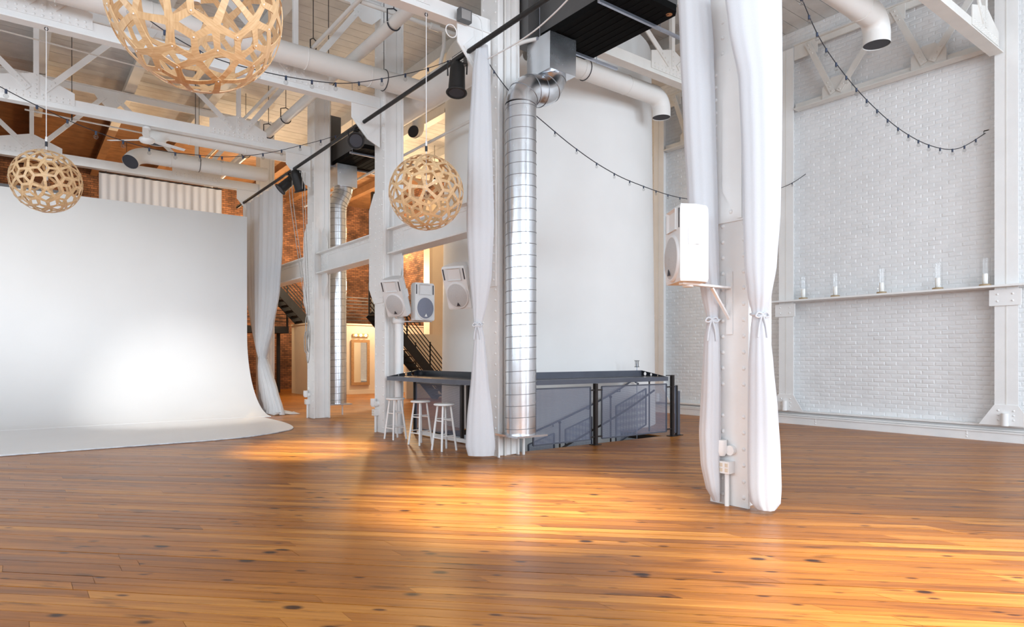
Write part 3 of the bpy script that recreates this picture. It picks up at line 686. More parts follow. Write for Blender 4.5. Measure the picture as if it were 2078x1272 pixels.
def elbow_pts(c, dirv, dn, r, n=7):
    c = Vector(c); d = Vector(dirv).normalized(); q = Vector(dn).normalized()
    return [c-d*r+d*r*math.sin(PI/2*i/n)+q*r*(1-math.cos(PI/2*i/n)) for i in range(n+1)]
def round_duct(name, start, end, dn, r, label, cat='duct', group='white painted round ducts', tail=.16, hang=()):
    s = Vector(start); e = Vector(end); d = (e-s).normalized(); p = [s]+elbow_pts(e, d, dn, r*1.35); p.append(p[-1]+Vector(dn).normalized()*tail)
    t = thing(name, label, cat, ((s+e)/2)[:], group)
    build(MB().tube(p, r, 28, cap=False), 'duct_run', 'ductw', t)
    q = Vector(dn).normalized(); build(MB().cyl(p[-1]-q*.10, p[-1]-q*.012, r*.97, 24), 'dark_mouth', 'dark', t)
    L_ = (e-s).length; k = 1.2
    while k < L_-.3: rg = MB(); ring(rg, s+d*k, d, r+.002, .008, 24); build(rg, 'joint_ring', 'ductw', t); k += 1.2
    for f in hang:
        a = s.lerp(e, f); h = MB().cyl(a+Vector((0, 0, r)), (a.x, a.y, ZC-.02), .006, 6); ring(h, a, d, r+.008, .008, 20); build(h, 'hanger', 'wire', t)
    return t
# trunk along the column row
TX, TZ, TR = 6.62, 6.80, .30
tk = thing('trunk_duct', 'wide white round trunk duct running behind the columns', 'duct', (TX, 13, TZ))
build(MB().tube([(TX, 8.75, TZ), (TX, 13.2, TZ)], TR, 32), 'duct_run', 'ductw', tk)
build(MB().box(TX-TR-.05, 9.62, TZ-.17, TX-TR+.02, 10.02, TZ+.10), 'vent_grille', 'acgrey', tk)
sl = MB()
for k in range(7): sl.box(TX-TR-.06, 9.64, TZ-.155+k*.036, TX-TR-.05, 10.0, TZ-.14+k*.036)
build(sl, 'grille_slats', 'ductw', tk)
hg = MB()
for y in (9.2, 12.6): hg.cyl((TX, y, TZ+TR), (TX, y, ZC-.02), .007, 6)
build(hg, 'hanger', 'wire', tk)
round_duct('branch_duct', (6.45, 11.30, 6.73), (-1.0, 11.30, 6.73), (0, 0, -1), .185, 'long white round duct passing in front of the speaker column', hang=(.12, .55))
round_duct('branch_duct', (5.55, 18.55, 6.53), (2.42, 18.55, 6.53), (-.4, -.5, -.6), .19, 'white round duct with open elbow above the back curtain', hang=(.55,))
round_duct('branch_duct', (5.5, 16.05, 6.45), (2.45, 16.05, 6.45), (0, 0, -1), .19, 'white duct tucked behind the truss with the ceiling fan', tail=.05)
round_duct('branch_duct', (6.98, 8.68, 6.74), (10.42, 8.68, 6.74), (0, 0, -1), .18, 'white round duct with downturned end in front of the round tower', hang=(.38,))
round_duct('branch_duct', (6.9, 4.80, 6.95), (11.05, 4.80, 6.95), (0, 0, -1), .20, 'white round duct with downturned end near the candle wall', hang=(.4,))
p = PT(905, 224, 16.6); round_duct('stub_duct', p+Vector((.7, .5, .40)), p+Vector((.28, .12, .1)), (-.7, -.6, -.35), .155, 'small white duct mouth beside the upper part of the tied drape', tail=.02)
p = PT(833, 274, 16.5); round_duct('stub_duct', p+Vector((.3, .1, .75)), p+Vector((.26, .1, .1)), (-.8, -.5, 0), .155, 'small white duct mouth above the pendant by the tied drape', tail=.02)

# water pipes
def pipe(label, pts, r, m='pipe', cat='pipe', hooks=(), name='ceiling_pipe', group='painted ceiling pipes', n=14):
    t = thing(name, label, cat, pts[0], group); build(MB().tube(pts, r, n), 'pipe_run', m, t)
    a, b = Vector(pts[0]), Vector(pts[-1])
    for f in hooks:
        c = a.lerp(b, f); d = (b-a).normalized(); sd = d.cross(UP).normalized()
        h = MB(); h.tube([c+sd*(r+.015)*math.cos(x)+UP*(r+.015)*math.sin(x) for x in [PI*1.05+PI*1.0*k/12 for k in range(13)]]+[c+sd*(r+.015)+UP*(r+.10), c+UP*(r+.14), c-sd*(r+.015)+UP*(r+.10), c-sd*(r+.015)], .012, 6)
        h.cyl(c+UP*(r+.14), (c.x, c.y, ZC-.02), .008, 6); build(h, 'pipe_hook', 'wire', t)
    return t
pipe('thick white pipe slung on black hooks left of the columns', [(5.08, 3.0, 7.12), (5.08, 27.0, 7.12)], .105, hooks=(.29, .41, .52, .575, .66))
pipe('slim white sprinkler pipe running between the roof trusses', [(4.62, 4.0, 7.52), (4.62, 22.0, 7.52)], .042, hooks=(.47,))
sp = thing('sprinkler_branch', 'white sprinkler cross pipe with couplings near the speaker column top', 'pipe', (5.5, 10.9, 7.52)); y = 10.35
build(MB().cyl((4.66, y, 7.52), (7.0, y, 7.52), .04, 12), 'pipe_run', 'pipe', sp)
for x in (5.45, 6.1, 6.75): build(MB().cyl((x-.09, y, 7.52), (x+.09, y, 7.52), .062, 12), 'coupling', 'pipe', sp)
build(MB().tube([(6.3, y, 7.52), (6.3, y, 7.2), (6.28, y+.1, 6.9)], .035, 10), 'drop', 'pipe', sp)
pipe('white conduit riding up beside the duct column', [(5.90, 7.915, .0), (5.90, 7.915, 8.4)], .02, name='conduit')
pipe('long slim white pipe above the far stairs', [(7.15, 8.6, 6.15), (7.15, 20.0, 6.15)], .03)
pipe('thin dark track hung under the ceiling boards', [(3.2, 11.2, 8.55), (6.0, 10.0, 8.55)], .02, 'wire')

# lighting bars and black spotlights
pipe('long black lighting pipe above the tied drape', [(5.30, 2.5, 5.98), (5.30, 11.62, 5.98)], .036, 'black', 'lighting pipe', name='lighting_pipe', group='black lighting pipes')
pipe('far black lighting pipe carrying the far curtain', [(5.30, 11.85, 5.98), (5.30, 20.6, 5.98)], .036, 'black', 'lighting pipe', name='lighting_pipe', group='black lighting pipes')
def par_can(clamp, aim, label, length=.50, r=.125, group='black spotlights on the pipes'):
    c = Vector(clamp); d = Vector(aim).normalized(); t = thing('spotlight', label, 'spotlight', c[:], group)
    piv = c-UP*.24; back = piv-d*length*.42; fr = piv+d*length*.58; sd = d.cross(UP)
    sd = Vector((1, 0, 0)) if sd.length < .1 else sd.normalized()
    build(MB().tube([back, back+d*.03, back+d*.10, back+d*length*.55, back+d*length*.8, fr], [r*.45, r*.72, r*.9, r*.95, r, r*1.02], 24), 'housing', 'black', t)
    rm = MB(); ring(rm, fr, d, r*1.16, .016, 24); ring(rm, fr-d*.015, d, r*1.06, .014, 24); build(rm, 'colour_frame', 'black', t)
    build(MB().cyl(fr-d*.02, fr+d*.004, r*.95, 24), 'lens', 'dark', t)
    y = MB().tube([piv+sd*(r+.02), piv+sd*(r+.025)+UP*.16, piv+UP*.19, piv-sd*(r+.025)+UP*.16, piv-sd*(r+.02)], .012, 6); build(y, 'yoke', 'black', t)
    build(MB().box(c.x-.05, c.y-.035, c.z-.085, c.x+.05, c.y+.035, c.z-.035), 'clamp', 'black', t)
    return t
par_can((5.30, 8.32, 5.98), (-.12, -.12, -1), 'black spotlight hanging just left of the tied drape')
par_can((5.30, 11.98, 5.98), (-.35, -.75, -.35), 'black spotlight facing out beside the speaker column top')
par_can((5.30, 15.9, 5.98), (-.55, .1, -.55), 'black spotlight nearest the top of the far curtain')
par_can((5.30, 15.35, 5.94), (.35, .1, -.9), 'black spotlight aimed down beside the far curtain top')
fl = thing('flood_lamp', 'small grey floodlight with looped white cable on the truss', 'floodlight', PY(945, 32, 7.9)[:]); c = PY(942, 33, 7.93)
build(MB().box(c.x-.10, c.y-.05, c.z-.09, c.x+.10, c.y+.04, c.z+.09), 'housing', 'acgrey', fl); build(MB().box(c.x-.08, c.y-.056, c.z-.07, c.x+.08, c.y-.05, c.z+.07), 'glass_front', 'galv', fl)
lp = MB(); ring(lp, c+Vector((-.22, 0, -.28)), (0, 1, 0), .09, .008, 20); lp.tube(smooth_pts([c+Vector((.1, -.05, .05)), c+Vector((.25, -.06, 0)), c+Vector((.28, -.06, -.3)), c+Vector((.24, -.06, -.5))], 5), .008, 6); build(lp, 'cable', 'cord', fl)

# ================================================================== BAR COUNTER, RAILINGS
CT = 1.12
def holed_plate(corner_lo, corner_hi, back, m, name, parent, th):
    """triangular end cheek with three round holes: front tip -> back top -> back bottom"""
    A, B, C_ = Vector(corner_lo), Vector(corner_hi), Vector(back)          # tip, back-top, back-bottom
    ex = (C_-A); L_ = ex.length; ex.normalize(); H_ = (B-C_).length
    bm = bmesh.new()
    outer = [(0, 0), (L_, 0), (L_, H_)]
    def loop(pts):
        vs = [bm.verts.new((A+ex*p[0]+UP*p[1])) for p in pts]; return [bm.edges.new((vs[i], vs[(i+1) % len(vs)])) for i in range(len(vs))]
    es = loop(outer)
    for fx, rr in ((.86, .036), (.62, .027), (.36, .014)):
        c = (L_*fx, H_*fx*.48); es += loop([(c[0]+rr*math.cos(2*PI*k/14), c[1]+rr*math.sin(2*PI*k/14)) for k in range(14)])
    bmesh.ops.triangle_fill(bm, use_beauty=True, use_dissolve=False, edges=es)
    nrm = ex.cross(UP).normalized()*th
    r = bmesh.ops.extrude_face_region(bm, geom=bm.faces[:]); bmesh.ops.translate(bm, vec=nrm, verts=[g for g in r['geom'] if isinstance(g, bmesh.types.BMVert)])
    mb = MB(); bm.verts.index_update(); mb.add([v.co.copy() for v in bm.verts], [tuple(v.index for v in f.verts) for f in bm.faces]); bm.free()
    return build(mb, name, m, parent)
ca = thing('bar_counter', 'dark steel drink counter with holed end plate behind the three stools', 'counter', (5.95, 9.9, 0), 'dark counters round the stairwell')
xa, xb, ya, yb = 5.66, 6.30, 8.36, 11.36
build(MB().box(xa, ya, CT-.02, xb, yb, CT), 'top', 'counter', ca)
build(MB().box(xa-.012, ya, CT-.075, xa, yb, CT), 'front_fascia', 'fascia', ca)
build(MB().box(xb-.012, ya, CT+.001, xb, yb, CT+.11), 'back_splash', 'counter', ca)
holed_plate((xa+.005, yb-.012, CT+.001), (xb-.014, yb-.012, CT+.11), (xb-.014, yb-.012, CT+.001), 'counter', 'end_cheek', ca, .01)
for y in (8.5, 9.85, 11.2): build(MB().prism([(xa+.30, y, CT-.02), (xb-.02, y, CT-.02), (xb-.02, y, CT-.13)], (0, .012, 0)), 'support_bracket', 'post', ca)
cb_ = thing('bar_counter', 'dark steel drink counter on top of the mesh railing below the tower', 'counter', (8.1, 8.2, 0), 'dark counters round the stairwell')
xa, xb, ya, yb = 6.42, 9.66, 7.90, 8.54
build(MB().box(xa, ya, CT-.02, xb, yb, CT), 'top', 'counter', cb_)
build(MB().box(xa, ya-.012, CT-.075, xb, ya, CT), 'front_fascia', 'fascia', cb_)
build(MB().box(xa, yb-.012, CT+.001, xb, yb, CT+.11), 'back_splash', 'fascia', cb_)
holed_plate((xb-.012, ya+.005, CT+.001), (xb-.012, yb-.014, CT+.11), (xb-.012, yb-.014, CT+.001), 'counter', 'end_cheek', cb_, .01)
for x in (6.6, 7.86, 9.5): build(MB().prism([(x, ya+.30, CT-.02), (x, yb-.02, CT-.02), (x, yb-.02, CT-.10)], (.012, 0, 0)), 'support_bracket', 'post', cb_)

def mesh_panel(par, p00, p10, p11, p01, th=.012):
    P = [Vector(p) for p in (p00, p10, p11, p01)]
    build(MB().add(P, [(0, 1, 2, 3)]), 'mesh_screen', 'mesh', par, fixn=False)
    f = MB()
    for i in range(4): f.bar(P[i], P[(i+1) % 4], .022, .022)
    build(f, 'screen_frame', 'fascia', par)
rl = thing('mesh_railing', 'dark steel railing with wire mesh panels in front of the stairwell', 'railing', (8.1, 7.93, 0), 'mesh railings round the stairwell'); yr = 7.93
for x in (7.82, 9.83):
    build(MB().box(x-.03, yr-.03, 0, x+.03, yr+.03, CT-.08 if x < 9 else 1.15), 'post', 'post', rl)
    build(MB().box(x-.08, yr-.07, 0, x+.08, yr+.07, .012), 'foot_plate', 'post', rl)
build(MB().box(9.66, yr-.015, 1.135, 9.86, yr+.015, 1.15), 'cap_rail', 'post', rl)
for a, b in ((6.46, 7.70), (7.97, 9.66)):
    mesh_panel(rl, (a, yr, .10), (b, yr, .10), (b, yr, .985), (a, yr, .985))
for x0_, x1_ in ((7.70, 7.79), (7.85, 7.97), (9.66, 9.80)):
    for z in (.14, .93): build(MB().box(x0_, yr-.012, z-.012, x1_, yr+.012, z+.012), 'panel_clip', 'post', rl)
# return panel at the open end
rt = thing('railing_return', 'short dark railing return standing right of the mesh panels', 'railing', (9.98, 8.0, 0), 'mesh railings round the stairwell')
mesh_panel(rt, (9.90, 7.97, .06), (9.985, 7.97, .06), (9.985, 7.97, .93), (9.90, 7.97, .93))
build(MB().box(9.99, 7.95, 0, 10.02, 7.99, .95), 'post', 'post', rt); build(MB().box(10.02, 7.96, 0, 10.10, 8.0, .84), 'side_panel', 'fascia', rt)
build(MB().box(9.96, 7.9, 0, 10.12, 8.06, .012), 'foot_plate', 'post', rt)
# railing under the stool counter
rs = thing('mesh_railing', 'grey mesh railing behind the three white stools', 'railing', (6.27, 9.9, 0), 'mesh railings round the stairwell'); xr = 6.22
for y in (8.40, 9.42, 9.60, 11.30): build(MB().box(xr-.025, y-.025, 0, xr+.025, y+.025, CT-.02), 'post', 'post', rs)
for a, b in ((8.45, 9.36), (9.66, 11.25)): mesh_panel(rs, (xr, a, .10), (xr, b, .10), (xr, b, .985), (xr, a, .985))
build(MB().box(xr-.12, 8.45, .02, xr-.06, 11.0, .08), 'foot_rail', 'steel', rs)
# sloping inner rail of the winding stair
sr = thing('stair_railing', 'sloping dark mesh stair railing seen through the front panels', 'railing', (8.8, 8.55, -.6))
segs = [((10.0, 8.72), (9.12, 8.70), .86, .55), ((8.50, 8.72), (7.92, 8.80), .38, .18), ((7.70, 8.86), (7.22, 9.0), .12, -.06)]
for (a, b, za, zb) in segs:
    mesh_panel(sr, (b[0], b[1], zb-.72), (a[0], a[1], za-.72), (a[0], a[1], za), (b[0], b[1], zb))
for (x, y, z) in ((9.0, 8.72, .72), (8.63, 8.72, .60), (7.81, 8.83, .30), (10.1, 8.72, 1.0)):
    q = MB().cyl((x, y, z-1.25), (x, y, z), .016, 8); q.ball((x, y, z+.012), .03, 10, 6); build(q, 'baluster', 'post', sr)
build(MB().tube(smooth_pts([(10.2, 8.68, .82), (9.3, 8.66, .44), (8.4, 8.7, .10), (7.6, 8.85, -.25), (6.9, 9.2, -.6)], 8), .02, 8), 'stringer_rail', 'post', sr)
hr = thing('handrail', 'slim dark handrail curving down round the white tower', 'handrail', (8.6, 9.3, -.5))
pts = [(DRUM[0]+2.56*math.cos(math.radians(a)), DRUM[1]+2.56*math.sin(math.radians(a)), 1.02-(abs(a+88))*.0205) for a in range(-84, -165, -4)]
build(MB().tube(pts, .02, 8), 'rail', 'fascia', hr)
for k in (3, 7, 11, 15): build(MB().tube([pts[k], Vector(pts[k])-Vector((0, 0, .06)), Vector((DRUM[0], DRUM[1], pts[k][2]-.06)).lerp(Vector((pts[k][0], pts[k][1], pts[k][2]-.06)), .955)], .01, 6), 'wall_bracket', 'fascia', hr)
lt = thing('lamp_post', 'thin steel post with small cage lamp standing above the far counter end', 'lamp', (9.45, 8.62, -1.0)); c = PY(1292.5, 738, 8.66)
build(MB().cyl((c.x, c.y, -1.5), (c.x, c.y, c.z), .009, 8), 'pole', 'unistrut', lt)
cg = MB()
for a in range(4): d = Vector((math.cos(a*PI/2+.4)*.03, math.sin(a*PI/2+.4)*.03, 0)); cg.cyl(Vector(c)+d-UP*.06, Vector(c)+d+UP*.06, .005, 6)
cg.box(c.x-.035, c.y-.035, c.z+.055, c.x+.035, c.y+.035, c.z+.065); cg.box(c.x-.035, c.y-.035, c.z-.065, c.x+.035, c.y+.035, c.z-.055); build(cg, 'lamp_cage', 'wire', lt)
# panel box behind the duct
eb = thing('louvred_box', 'small grey louvred electrical box between column and large duct', 'electrical box', (6.25, 8.35, 1.1)); c = PT(1020, 722, 10.25)
build(MB().box(c.x-.09, c.y-.05, c.z-.28, c.x+.09, c.y+.05, c.z+.28), 'box_body', 'acgrey', eb)
for k in range(5): build(MB().box(c.x-.085, c.y-.062, c.z-.05+k*.06, c.x+.085, c.y-.05, c.z-.015+k*.06), 'louvre', 'white', eb)

# ================================================================== STOOLS
stl = thing('bar_stool', 'white wooden bar stool nearest the speaker column', 'stool', (0, 0, 0), 'white bar stools')
build(MB().lathe([(.05, .712), (.155, .714), (.168, .722), (.17, .732), (.165, .742), (.15, .748), (.05, .746)], 32), 'seat', 'white', stl, local=True)
lp = []
for k in range(4):
    a = PI/4+k*PI/2; top = Vector((.105*math.cos(a), .105*math.sin(a), .713)); bot = Vector((.20*math.cos(a), .20*math.sin(a), 0)); lp.append((bot, top))
    build(MB().tube([bot, bot.lerp(top, .5), top], [.0165, .0185, .0155], 12), 'leg', 'white', stl, local=True)
for k in range(4):
    for z in ((.20, .47) if k % 2 else (.235, .50)):
        f = z/.713; a = lp[k][0].lerp(lp[k][1], f); b = lp[(k+1) % 4][0].lerp(lp[(k+1) % 4][1], f); build(MB().cyl(a, b, .0105, 10), 'rung', 'white', stl, local=True)
sp_ = [((5.50, 10.72), .12), ((5.50, 9.80), .20), ((5.46, 8.96), .05)]
SL = ['white wooden bar stool nearest the speaker column', 'white wooden bar stool in the middle of the three', 'white wooden bar stool nearest the tied drape']
for i, ((x, y), a) in enumerate(sp_):
    if i == 0: stl.location = (x, y, 0); stl.rotation_euler = (0, 0, a); WO[stl.name] = Vector((x, y, 0))
    else: dup(stl, (x, y, 0), a, SL[i])

# ================================================================== SPEAKERS
def speaker_parts(t, gm):
    def P(name, mb, m): return build(mb, name, m, t, local=True)
    W, H_, D = .43, .72, .30                           # local: front faces -Y, origin at centre
    oc = [(-W/2, -D/2), (W/2, -D/2), (W/2*.98, 0), (W/2*.62, D/2), (-W/2*.62, D/2), (-W/2*.98, 0)]
    lv = []
    for z, s in ((-H_/2, .95), (-H_/2+.03, 1), (H_/2-.10, 1), (H_/2-.03, .985), (H_/2, .90)): lv += [(x*s, y*s, z) for x, y in oc]
    mb = MB(); n = 6; mb.add(lv, [(r*n+i, r*n+(i+1) % n, (r+1)*n+(i+1) % n, (r+1)*n+i) for r in range(4) for i in range(n)]); mb.add(lv[:n], [tuple(range(n-1, -1, -1))]); mb.add(lv[-n:], [tuple(range(n))]); P('cabinet', mb, 'spk')
    y = -D/2
    g = MB(); k = 36; cz = -.125
    g.add([(math.cos(2*PI*i/k)*.195*f, y-h, cz+math.sin(2*PI*i/k)*.215*f) for f, h in ((1.06, 0), (1.0, .022), (.93, .020)) for i in range(k)], [(r*k+i, r*k+(i+1) % k, (r+1)*k+(i+1) % k, (r+1)*k+i) for r in (0, 1) for i in range(k)], True); P('bezel', g, 'spk')
    g = MB(); vs = [(math.cos(2*PI*i/k)*.195*f, y-h, cz+math.sin(2*PI*i/k)*.215*f) for f, h in ((.94, .019), (.6, .034), (.02, .040)) for i in range(k)]
    g.add(vs, [(r*k+i, r*k+(i+1) % k, (r+1)*k+(i+1) % k, (r+1)*k+i) for r in (0, 1) for i in range(k)], True); P('grille', g, gm)
    hn = MB(); a = [(-.13, .33), (.13, .33), (.13, .13), (-.13, .13)]; b = [(-.05, .27), (.05, .27), (.05, .18), (-.05, .18)]
    vs = [(x, y-.022, z) for x, z in a]+[(x, y+.05, z) for x, z in b]; hn.add(vs, [(i, (i+1) % 4, 4+(i+1) % 4, 4+i) for i in range(4)]+[(4, 5, 6, 7)])
    hn.add([(x, y-h, z) for h in (.022, 0) for x, z in a], [(i, (i+1) % 4, 4+(i+1) % 4, 4+i) for i in range(4)]); P('horn', hn, 'spk')
    for s in (-1, 1): P('port_slot', MB().box(s*.185-.010, y-.004, .14, s*.185+.010, y+.002, .32), 'dark')
    P('badge', MB().prism([(-.032, y-.036, cz-.165), (.032, y-.036, cz-.165), (0, y-.040, cz-.105)], (0, -.006, 0)), 'dark' if gm == 'spkgrille' else 'white')
    h = MB().box(W/2-.004, -.07, -.02, W/2+.004, .05, .13); P('handle_recess', h, 'mortarw')
def speaker(pos, yaw, pitch, gm, label, mount):
    t = thing('loudspeaker', label, 'speaker', pos, 'white loudspeakers'); speaker_parts(t, gm)
    t.rotation_euler = (Matrix.Rotation(yaw+PI/2, 4, 'Z') @ Matrix.Rotation(pitch, 4, 'X')).to_euler(); return t
R_ = math.radians
speaker((5.13, 3.95, 2.56), R_(147), 0, 'spkgrille', 'white loudspeaker on a bracket at the front draped column', 0)
speaker((5.75, 11.12, 2.64), R_(209), R_(23), 'spkgrille', 'white loudspeaker tilted down on the speaker column', 0)
speaker((6.25, 11.12, 2.55), R_(272), 0, 'spkgrille2', 'upright white loudspeaker with grey grille on a steel arm', 0)
speaker((5.80, 9.0, 2.66), R_(207), R_(22), 'spkgrille', 'white loudspeaker tilted down, half behind the tied drape', 0)
bk = thing('speaker_bracket', 'white angle bracket holding the front loudspeaker to the column', 'bracket', (5.5, 3.93, 1.9))
build(MB().box(5.712, 3.86, 1.72, 5.728, 3.93, 2.35), 'back_plate', 'steel', bk); build(MB().bar((5.71, 3.895, 2.19), (5.0, 3.93, 2.19), .05, .02), 'arm', 'steel', bk)
build(MB().bar((5.71, 3.895, 1.88), (5.45, 3.91, 2.175), .03, .02), 'strut', 'steel', bk); build(MB().cyl((5.13, 3.95, 2.165), (5.13, 3.95, 2.20), .05, 16), 'swivel', 'steel', bk)
pl = thing('speaker_pole', 'white steel pole with cap carrying speakers beside the speaker column', 'pole', (5.93, 11.22, 0))
build(MB().cyl((5.95, 11.46, 0), (5.95, 11.46, 2.16), .075, 24), 'tube', 'white', pl); build(MB().lathe([(.10, 2.14), (.115, 2.16), (.115, 2.24), (.08, 2.27)], 24, (5.95, 11.46, 0)), 'cap', 'white', pl)
build(MB().bar((5.95, 11.46, 2.18), (6.50, 11.12, 2.18), .16, .015), 'arm_plate', 'steel', pl); build(MB().bar((5.93, 11.42, 2.2), (5.70, 11.25, 2.36), .05, .03), 'tilt_arm', 'steel', pl)
b2 = thing('speaker_bracket', 'white bracket behind the half hidden tilted loudspeaker', 'bracket', (5.7, 8.4, 2.5)); build(MB().bar((5.93, 8.31, 2.6), (5.87, 8.86, 2.62), .05, .04), 'arm', 'steel', b2); build(MB().box(5.85, 8.312, 2.45, 6.0, 8.33, 2.75), 'back_plate', 'steel', b2)

# ================================================================== DRAPES
def interp(levels, z, i):
    for a, b in zip(levels, levels[1:]):
        if a[0] >= z >= b[0]:
            f = 0 if a[0] == b[0] else (a[0]-z)/(a[0]-b[0]); f = f*f*(3-2*f)*.35+f*.65; return a[i]+(b[i]-a[i])*f
    return levels[-1][i]
def drape(label, levels, ang, nf, amp, tie=None, group='sheer white drapes', name='tied_drape', seed=1, rows=90):
    """levels: (z, cx, cy, half width, half depth); folds run down a soft tube of cloth"""
    rnd = random.Random(seed); N = nf*10; ph = [rnd.uniform(0, 6.28) for _ in range(4)]; d = Vector((math.cos(ang), math.sin(ang), 0)); q = Vector((-d.y, d.x, 0))
    zt, zb = levels[0][0], levels[-1][0]; vs = []
    for r in range(rows+1):
        z = zt+(zb-zt)*r/rows; cx, cy, hw, hd = (interp(levels, z, i) for i in (1, 2, 3, 4))
        for k in range(N):
            p = 2*PI*k/N; am = amp*min(1, hw/.10)
            w_ = math.cos(nf*p+ph[0]+.25*math.sin(z*1.1+ph[1]))*.6+math.cos((nf*.5 if nf % 2 == 0 else nf//2)*p+ph[2]+.3*z)*.4
            x = hw*math.cos(p)+am*.5*w_*math.cos(p); y = hd*math.sin(p)+am*w_*math.sin(p) if abs(math.sin(p)) > .05 else hd*math.sin(p)
            y += am*w_*.6
            c = Vector((cx, cy, z))+d*x+q*y; vs.append(c)
    mb = MB(); mb.add(vs, [(r*N+k, r*N+(k+1) % N, (r+1)*N+(k+1) % N, (r+1)*N+k) for r in range(rows) for k in range(N)], True)
    cx, cy = levels[-1][1], levels[-1][2]
    t = thing(name, label, 'curtain', (cx, cy, zb), group); build(mb, 'cloth', 'fabric', t, fixn=False)
    if tie:
        z, tx = tie; cx, cy, hw, hd = (interp(levels, z, i) for i in (1, 2, 3, 4)); c = Vector((cx, cy, z))
        mb = MB(); mb.tube([c+d*math.cos(2*PI*k/24)*(hw+.012)+q*math.sin(2*PI*k/24)*(hd+.022)+UP*.012*math.sin(2*PI*k/24) for k in range(24)], .012, 8, closed=True); build(mb, 'tie_band', 'fabric', t)
        kn = c-q*(hd+.03)*(1 if q.dot(FW) > 0 else -1)+d*tx*hw
        for s in (-1, 1):
            b = MB(); b.tube(smooth_pts([kn, kn+d*s*.04+UP*.015, kn+d*s*.065-UP*.02, kn+d*s*.03-UP*.03, kn], 4), .009, 6); build(b, 'bow_loop', 'fabric', t)
            b = MB(); b.tube(smooth_pts([kn, kn+d*s*.03-UP*.10, kn+d*s*.045-UP*.22], 4), .010, 6); build(b, 'bow_tail', 'fabric', t)
    return t
def lv(rows, t, hd):
    out = []
    for v, u0, u1, *h in rows:
        c = PT((u0+u1)/2, v, t); out.append((max(c.z, .012), c.x, c.y, (u1-u0)/2*t/FPX, h[0] if h else hd))
    return out
VA = math.atan2(RT.y, RT.x)
drape('long sheer white drape tied back in front of the duct column', lv([(92, 966, 990, .05), (150, 959, 995), (300, 950, 999), (450, 947, 1003), (560, 953, 998), (620, 959, 988, .06), (658, 962, 978, .035), (690, 962, 984, .06), (760, 957, 990), (850, 948, 1000), (905, 945, 1005), (924, 950, 1002)], 9.45, .09), VA, 10, .014, (PT(0, 658, 9.45).z, -.2), seed=3)
drape('sheer white drape left of the front column behind the loudspeaker', lv([(-40, 1376, 1438), (100, 1381, 1448), (250, 1388, 1452), (400, 1396, 1456), (520, 1412, 1458), (600, 1426, 1459), (648, 1436, 1457, .045), (690, 1430, 1460, .07), (780, 1426, 1462), (880, 1421, 1462), (940, 1424, 1460), (990, 1434, 1460), (1016, 1448, 1460, .05)], 6.62, .10), VA, 10, .014, (PT(0, 648, 6.62).z, -.6), seed=5)
drape('sheer white drape tied back at the right side of the front column', lv([(-40, 1468, 1585), (60, 1480, 1586), (160, 1500, 1586), (300, 1506, 1585), (430, 1509, 1582), (540, 1512, 1574), (600, 1519, 1563), (638, 1527, 1555, .05), (670, 1524, 1560, .08), (740, 1520, 1567), (830, 1519, 1576), (920, 1518, 1582), (990, 1519, 1584), (1020, 1524, 1582), (1032, 1535, 1572)], 6.22, .105), VA, 10, .016, (PT(0, 638, 6.22).z, 0), seed=9)
FCX = 5.42
drape('wide white curtain on the far pipe, tied back beside the cove', [(5.95, FCX, 18.55, 1.78, .05), (4.5, FCX, 18.5, 1.72, .07), (3.2, FCX, 18.45, 1.45, .09), (2.2, FCX, 18.42, .85, .12), (1.70, FCX, 18.4, .40, .12), (1.47, FCX, 18.4, .22, .08), (1.2, FCX, 18.25, .38, .12), (.6, FCX, 17.95, .72, .13), (.15, FCX, 17.75, .95, .15), (.012, FCX, 17.72, 1.02, .20)], PI/2, 26, .035, (1.47, 0), seed=11, rows=70)
rf = thing('pooled_hem', 'ruffled white hem pooled on the floor under the far curtain', 'curtain', (5.5, 17.4, 0)); mb = MB(); N, RW = 80, 4
vs = [(FCX-.22+.55*r/RW*(1+.25*math.sin(k*.9)), 16.75+2.0*k/N, .012+.05*(1+math.sin(k*1.3+r*1.7))*math.sin(PI*r/RW)) for r in range(RW+1) for k in range(N+1)]
mb.add(vs, [(r*(N+1)+k, r*(N+1)+k+1, (r+1)*(N+1)+k+1, (r+1)*(N+1)+k) for r in range(RW) for k in range(N)], True); build(mb, 'cloth', 'fabric', rf, fixn=False)
def flat_curtain(label, a, b, zt, zb, n, amp, seed=2):
    a = Vector(a); b = Vector(b); d = (b-a); L_ = d.length; d.normalize(); q = Vector((-d.y, d.x, 0)); rnd = random.Random(seed); N = n*10; ph = [rnd.uniform(0, 6) for _ in range(3)]; mb = MB(); vs = []
    for r in range(11):
        z = zt+(zb-zt)*r/10
        for k in range(N+1):
            f = k/N; o = amp*(math.sin(2*PI*n*f+ph[0])*.7+math.sin(2*PI*n*.37*f+ph[1])*.5)*(.6+.4*r/10); p = a+d*L_*f+q*o; vs.append((p.x, p.y, z))
    mb.add(vs, [(r*(N+1)+k, r*(N+1)+k+1, (r+1)*(N+1)+k+1, (r+1)*(N+1)+k) for r in range(10) for k in range(N)], True)
    t = thing('back_curtain', label, 'curtain', ((a+b)/2)[:2]+(zb,) if False else ((a.x+b.x)/2, (a.y+b.y)/2, zb)); build(mb, 'cloth', 'fabric', t, fixn=False)
    build(MB().tube([a+Vector((0, 0, zt+.02))-Vector((0, 0, a.z)), b+Vector((0, 0, zt+.02))-Vector((0, 0, b.z))], .018, 8), 'rod', 'black', t)
    for f in (.05, .35, .65, .95): p = a.lerp(b, f); build(MB().bar((p.x, p.y, zt+.02), (p.x, p.y-.15, zt+.045), .02, .02), 'rod_clip', 'black', t)
    return t
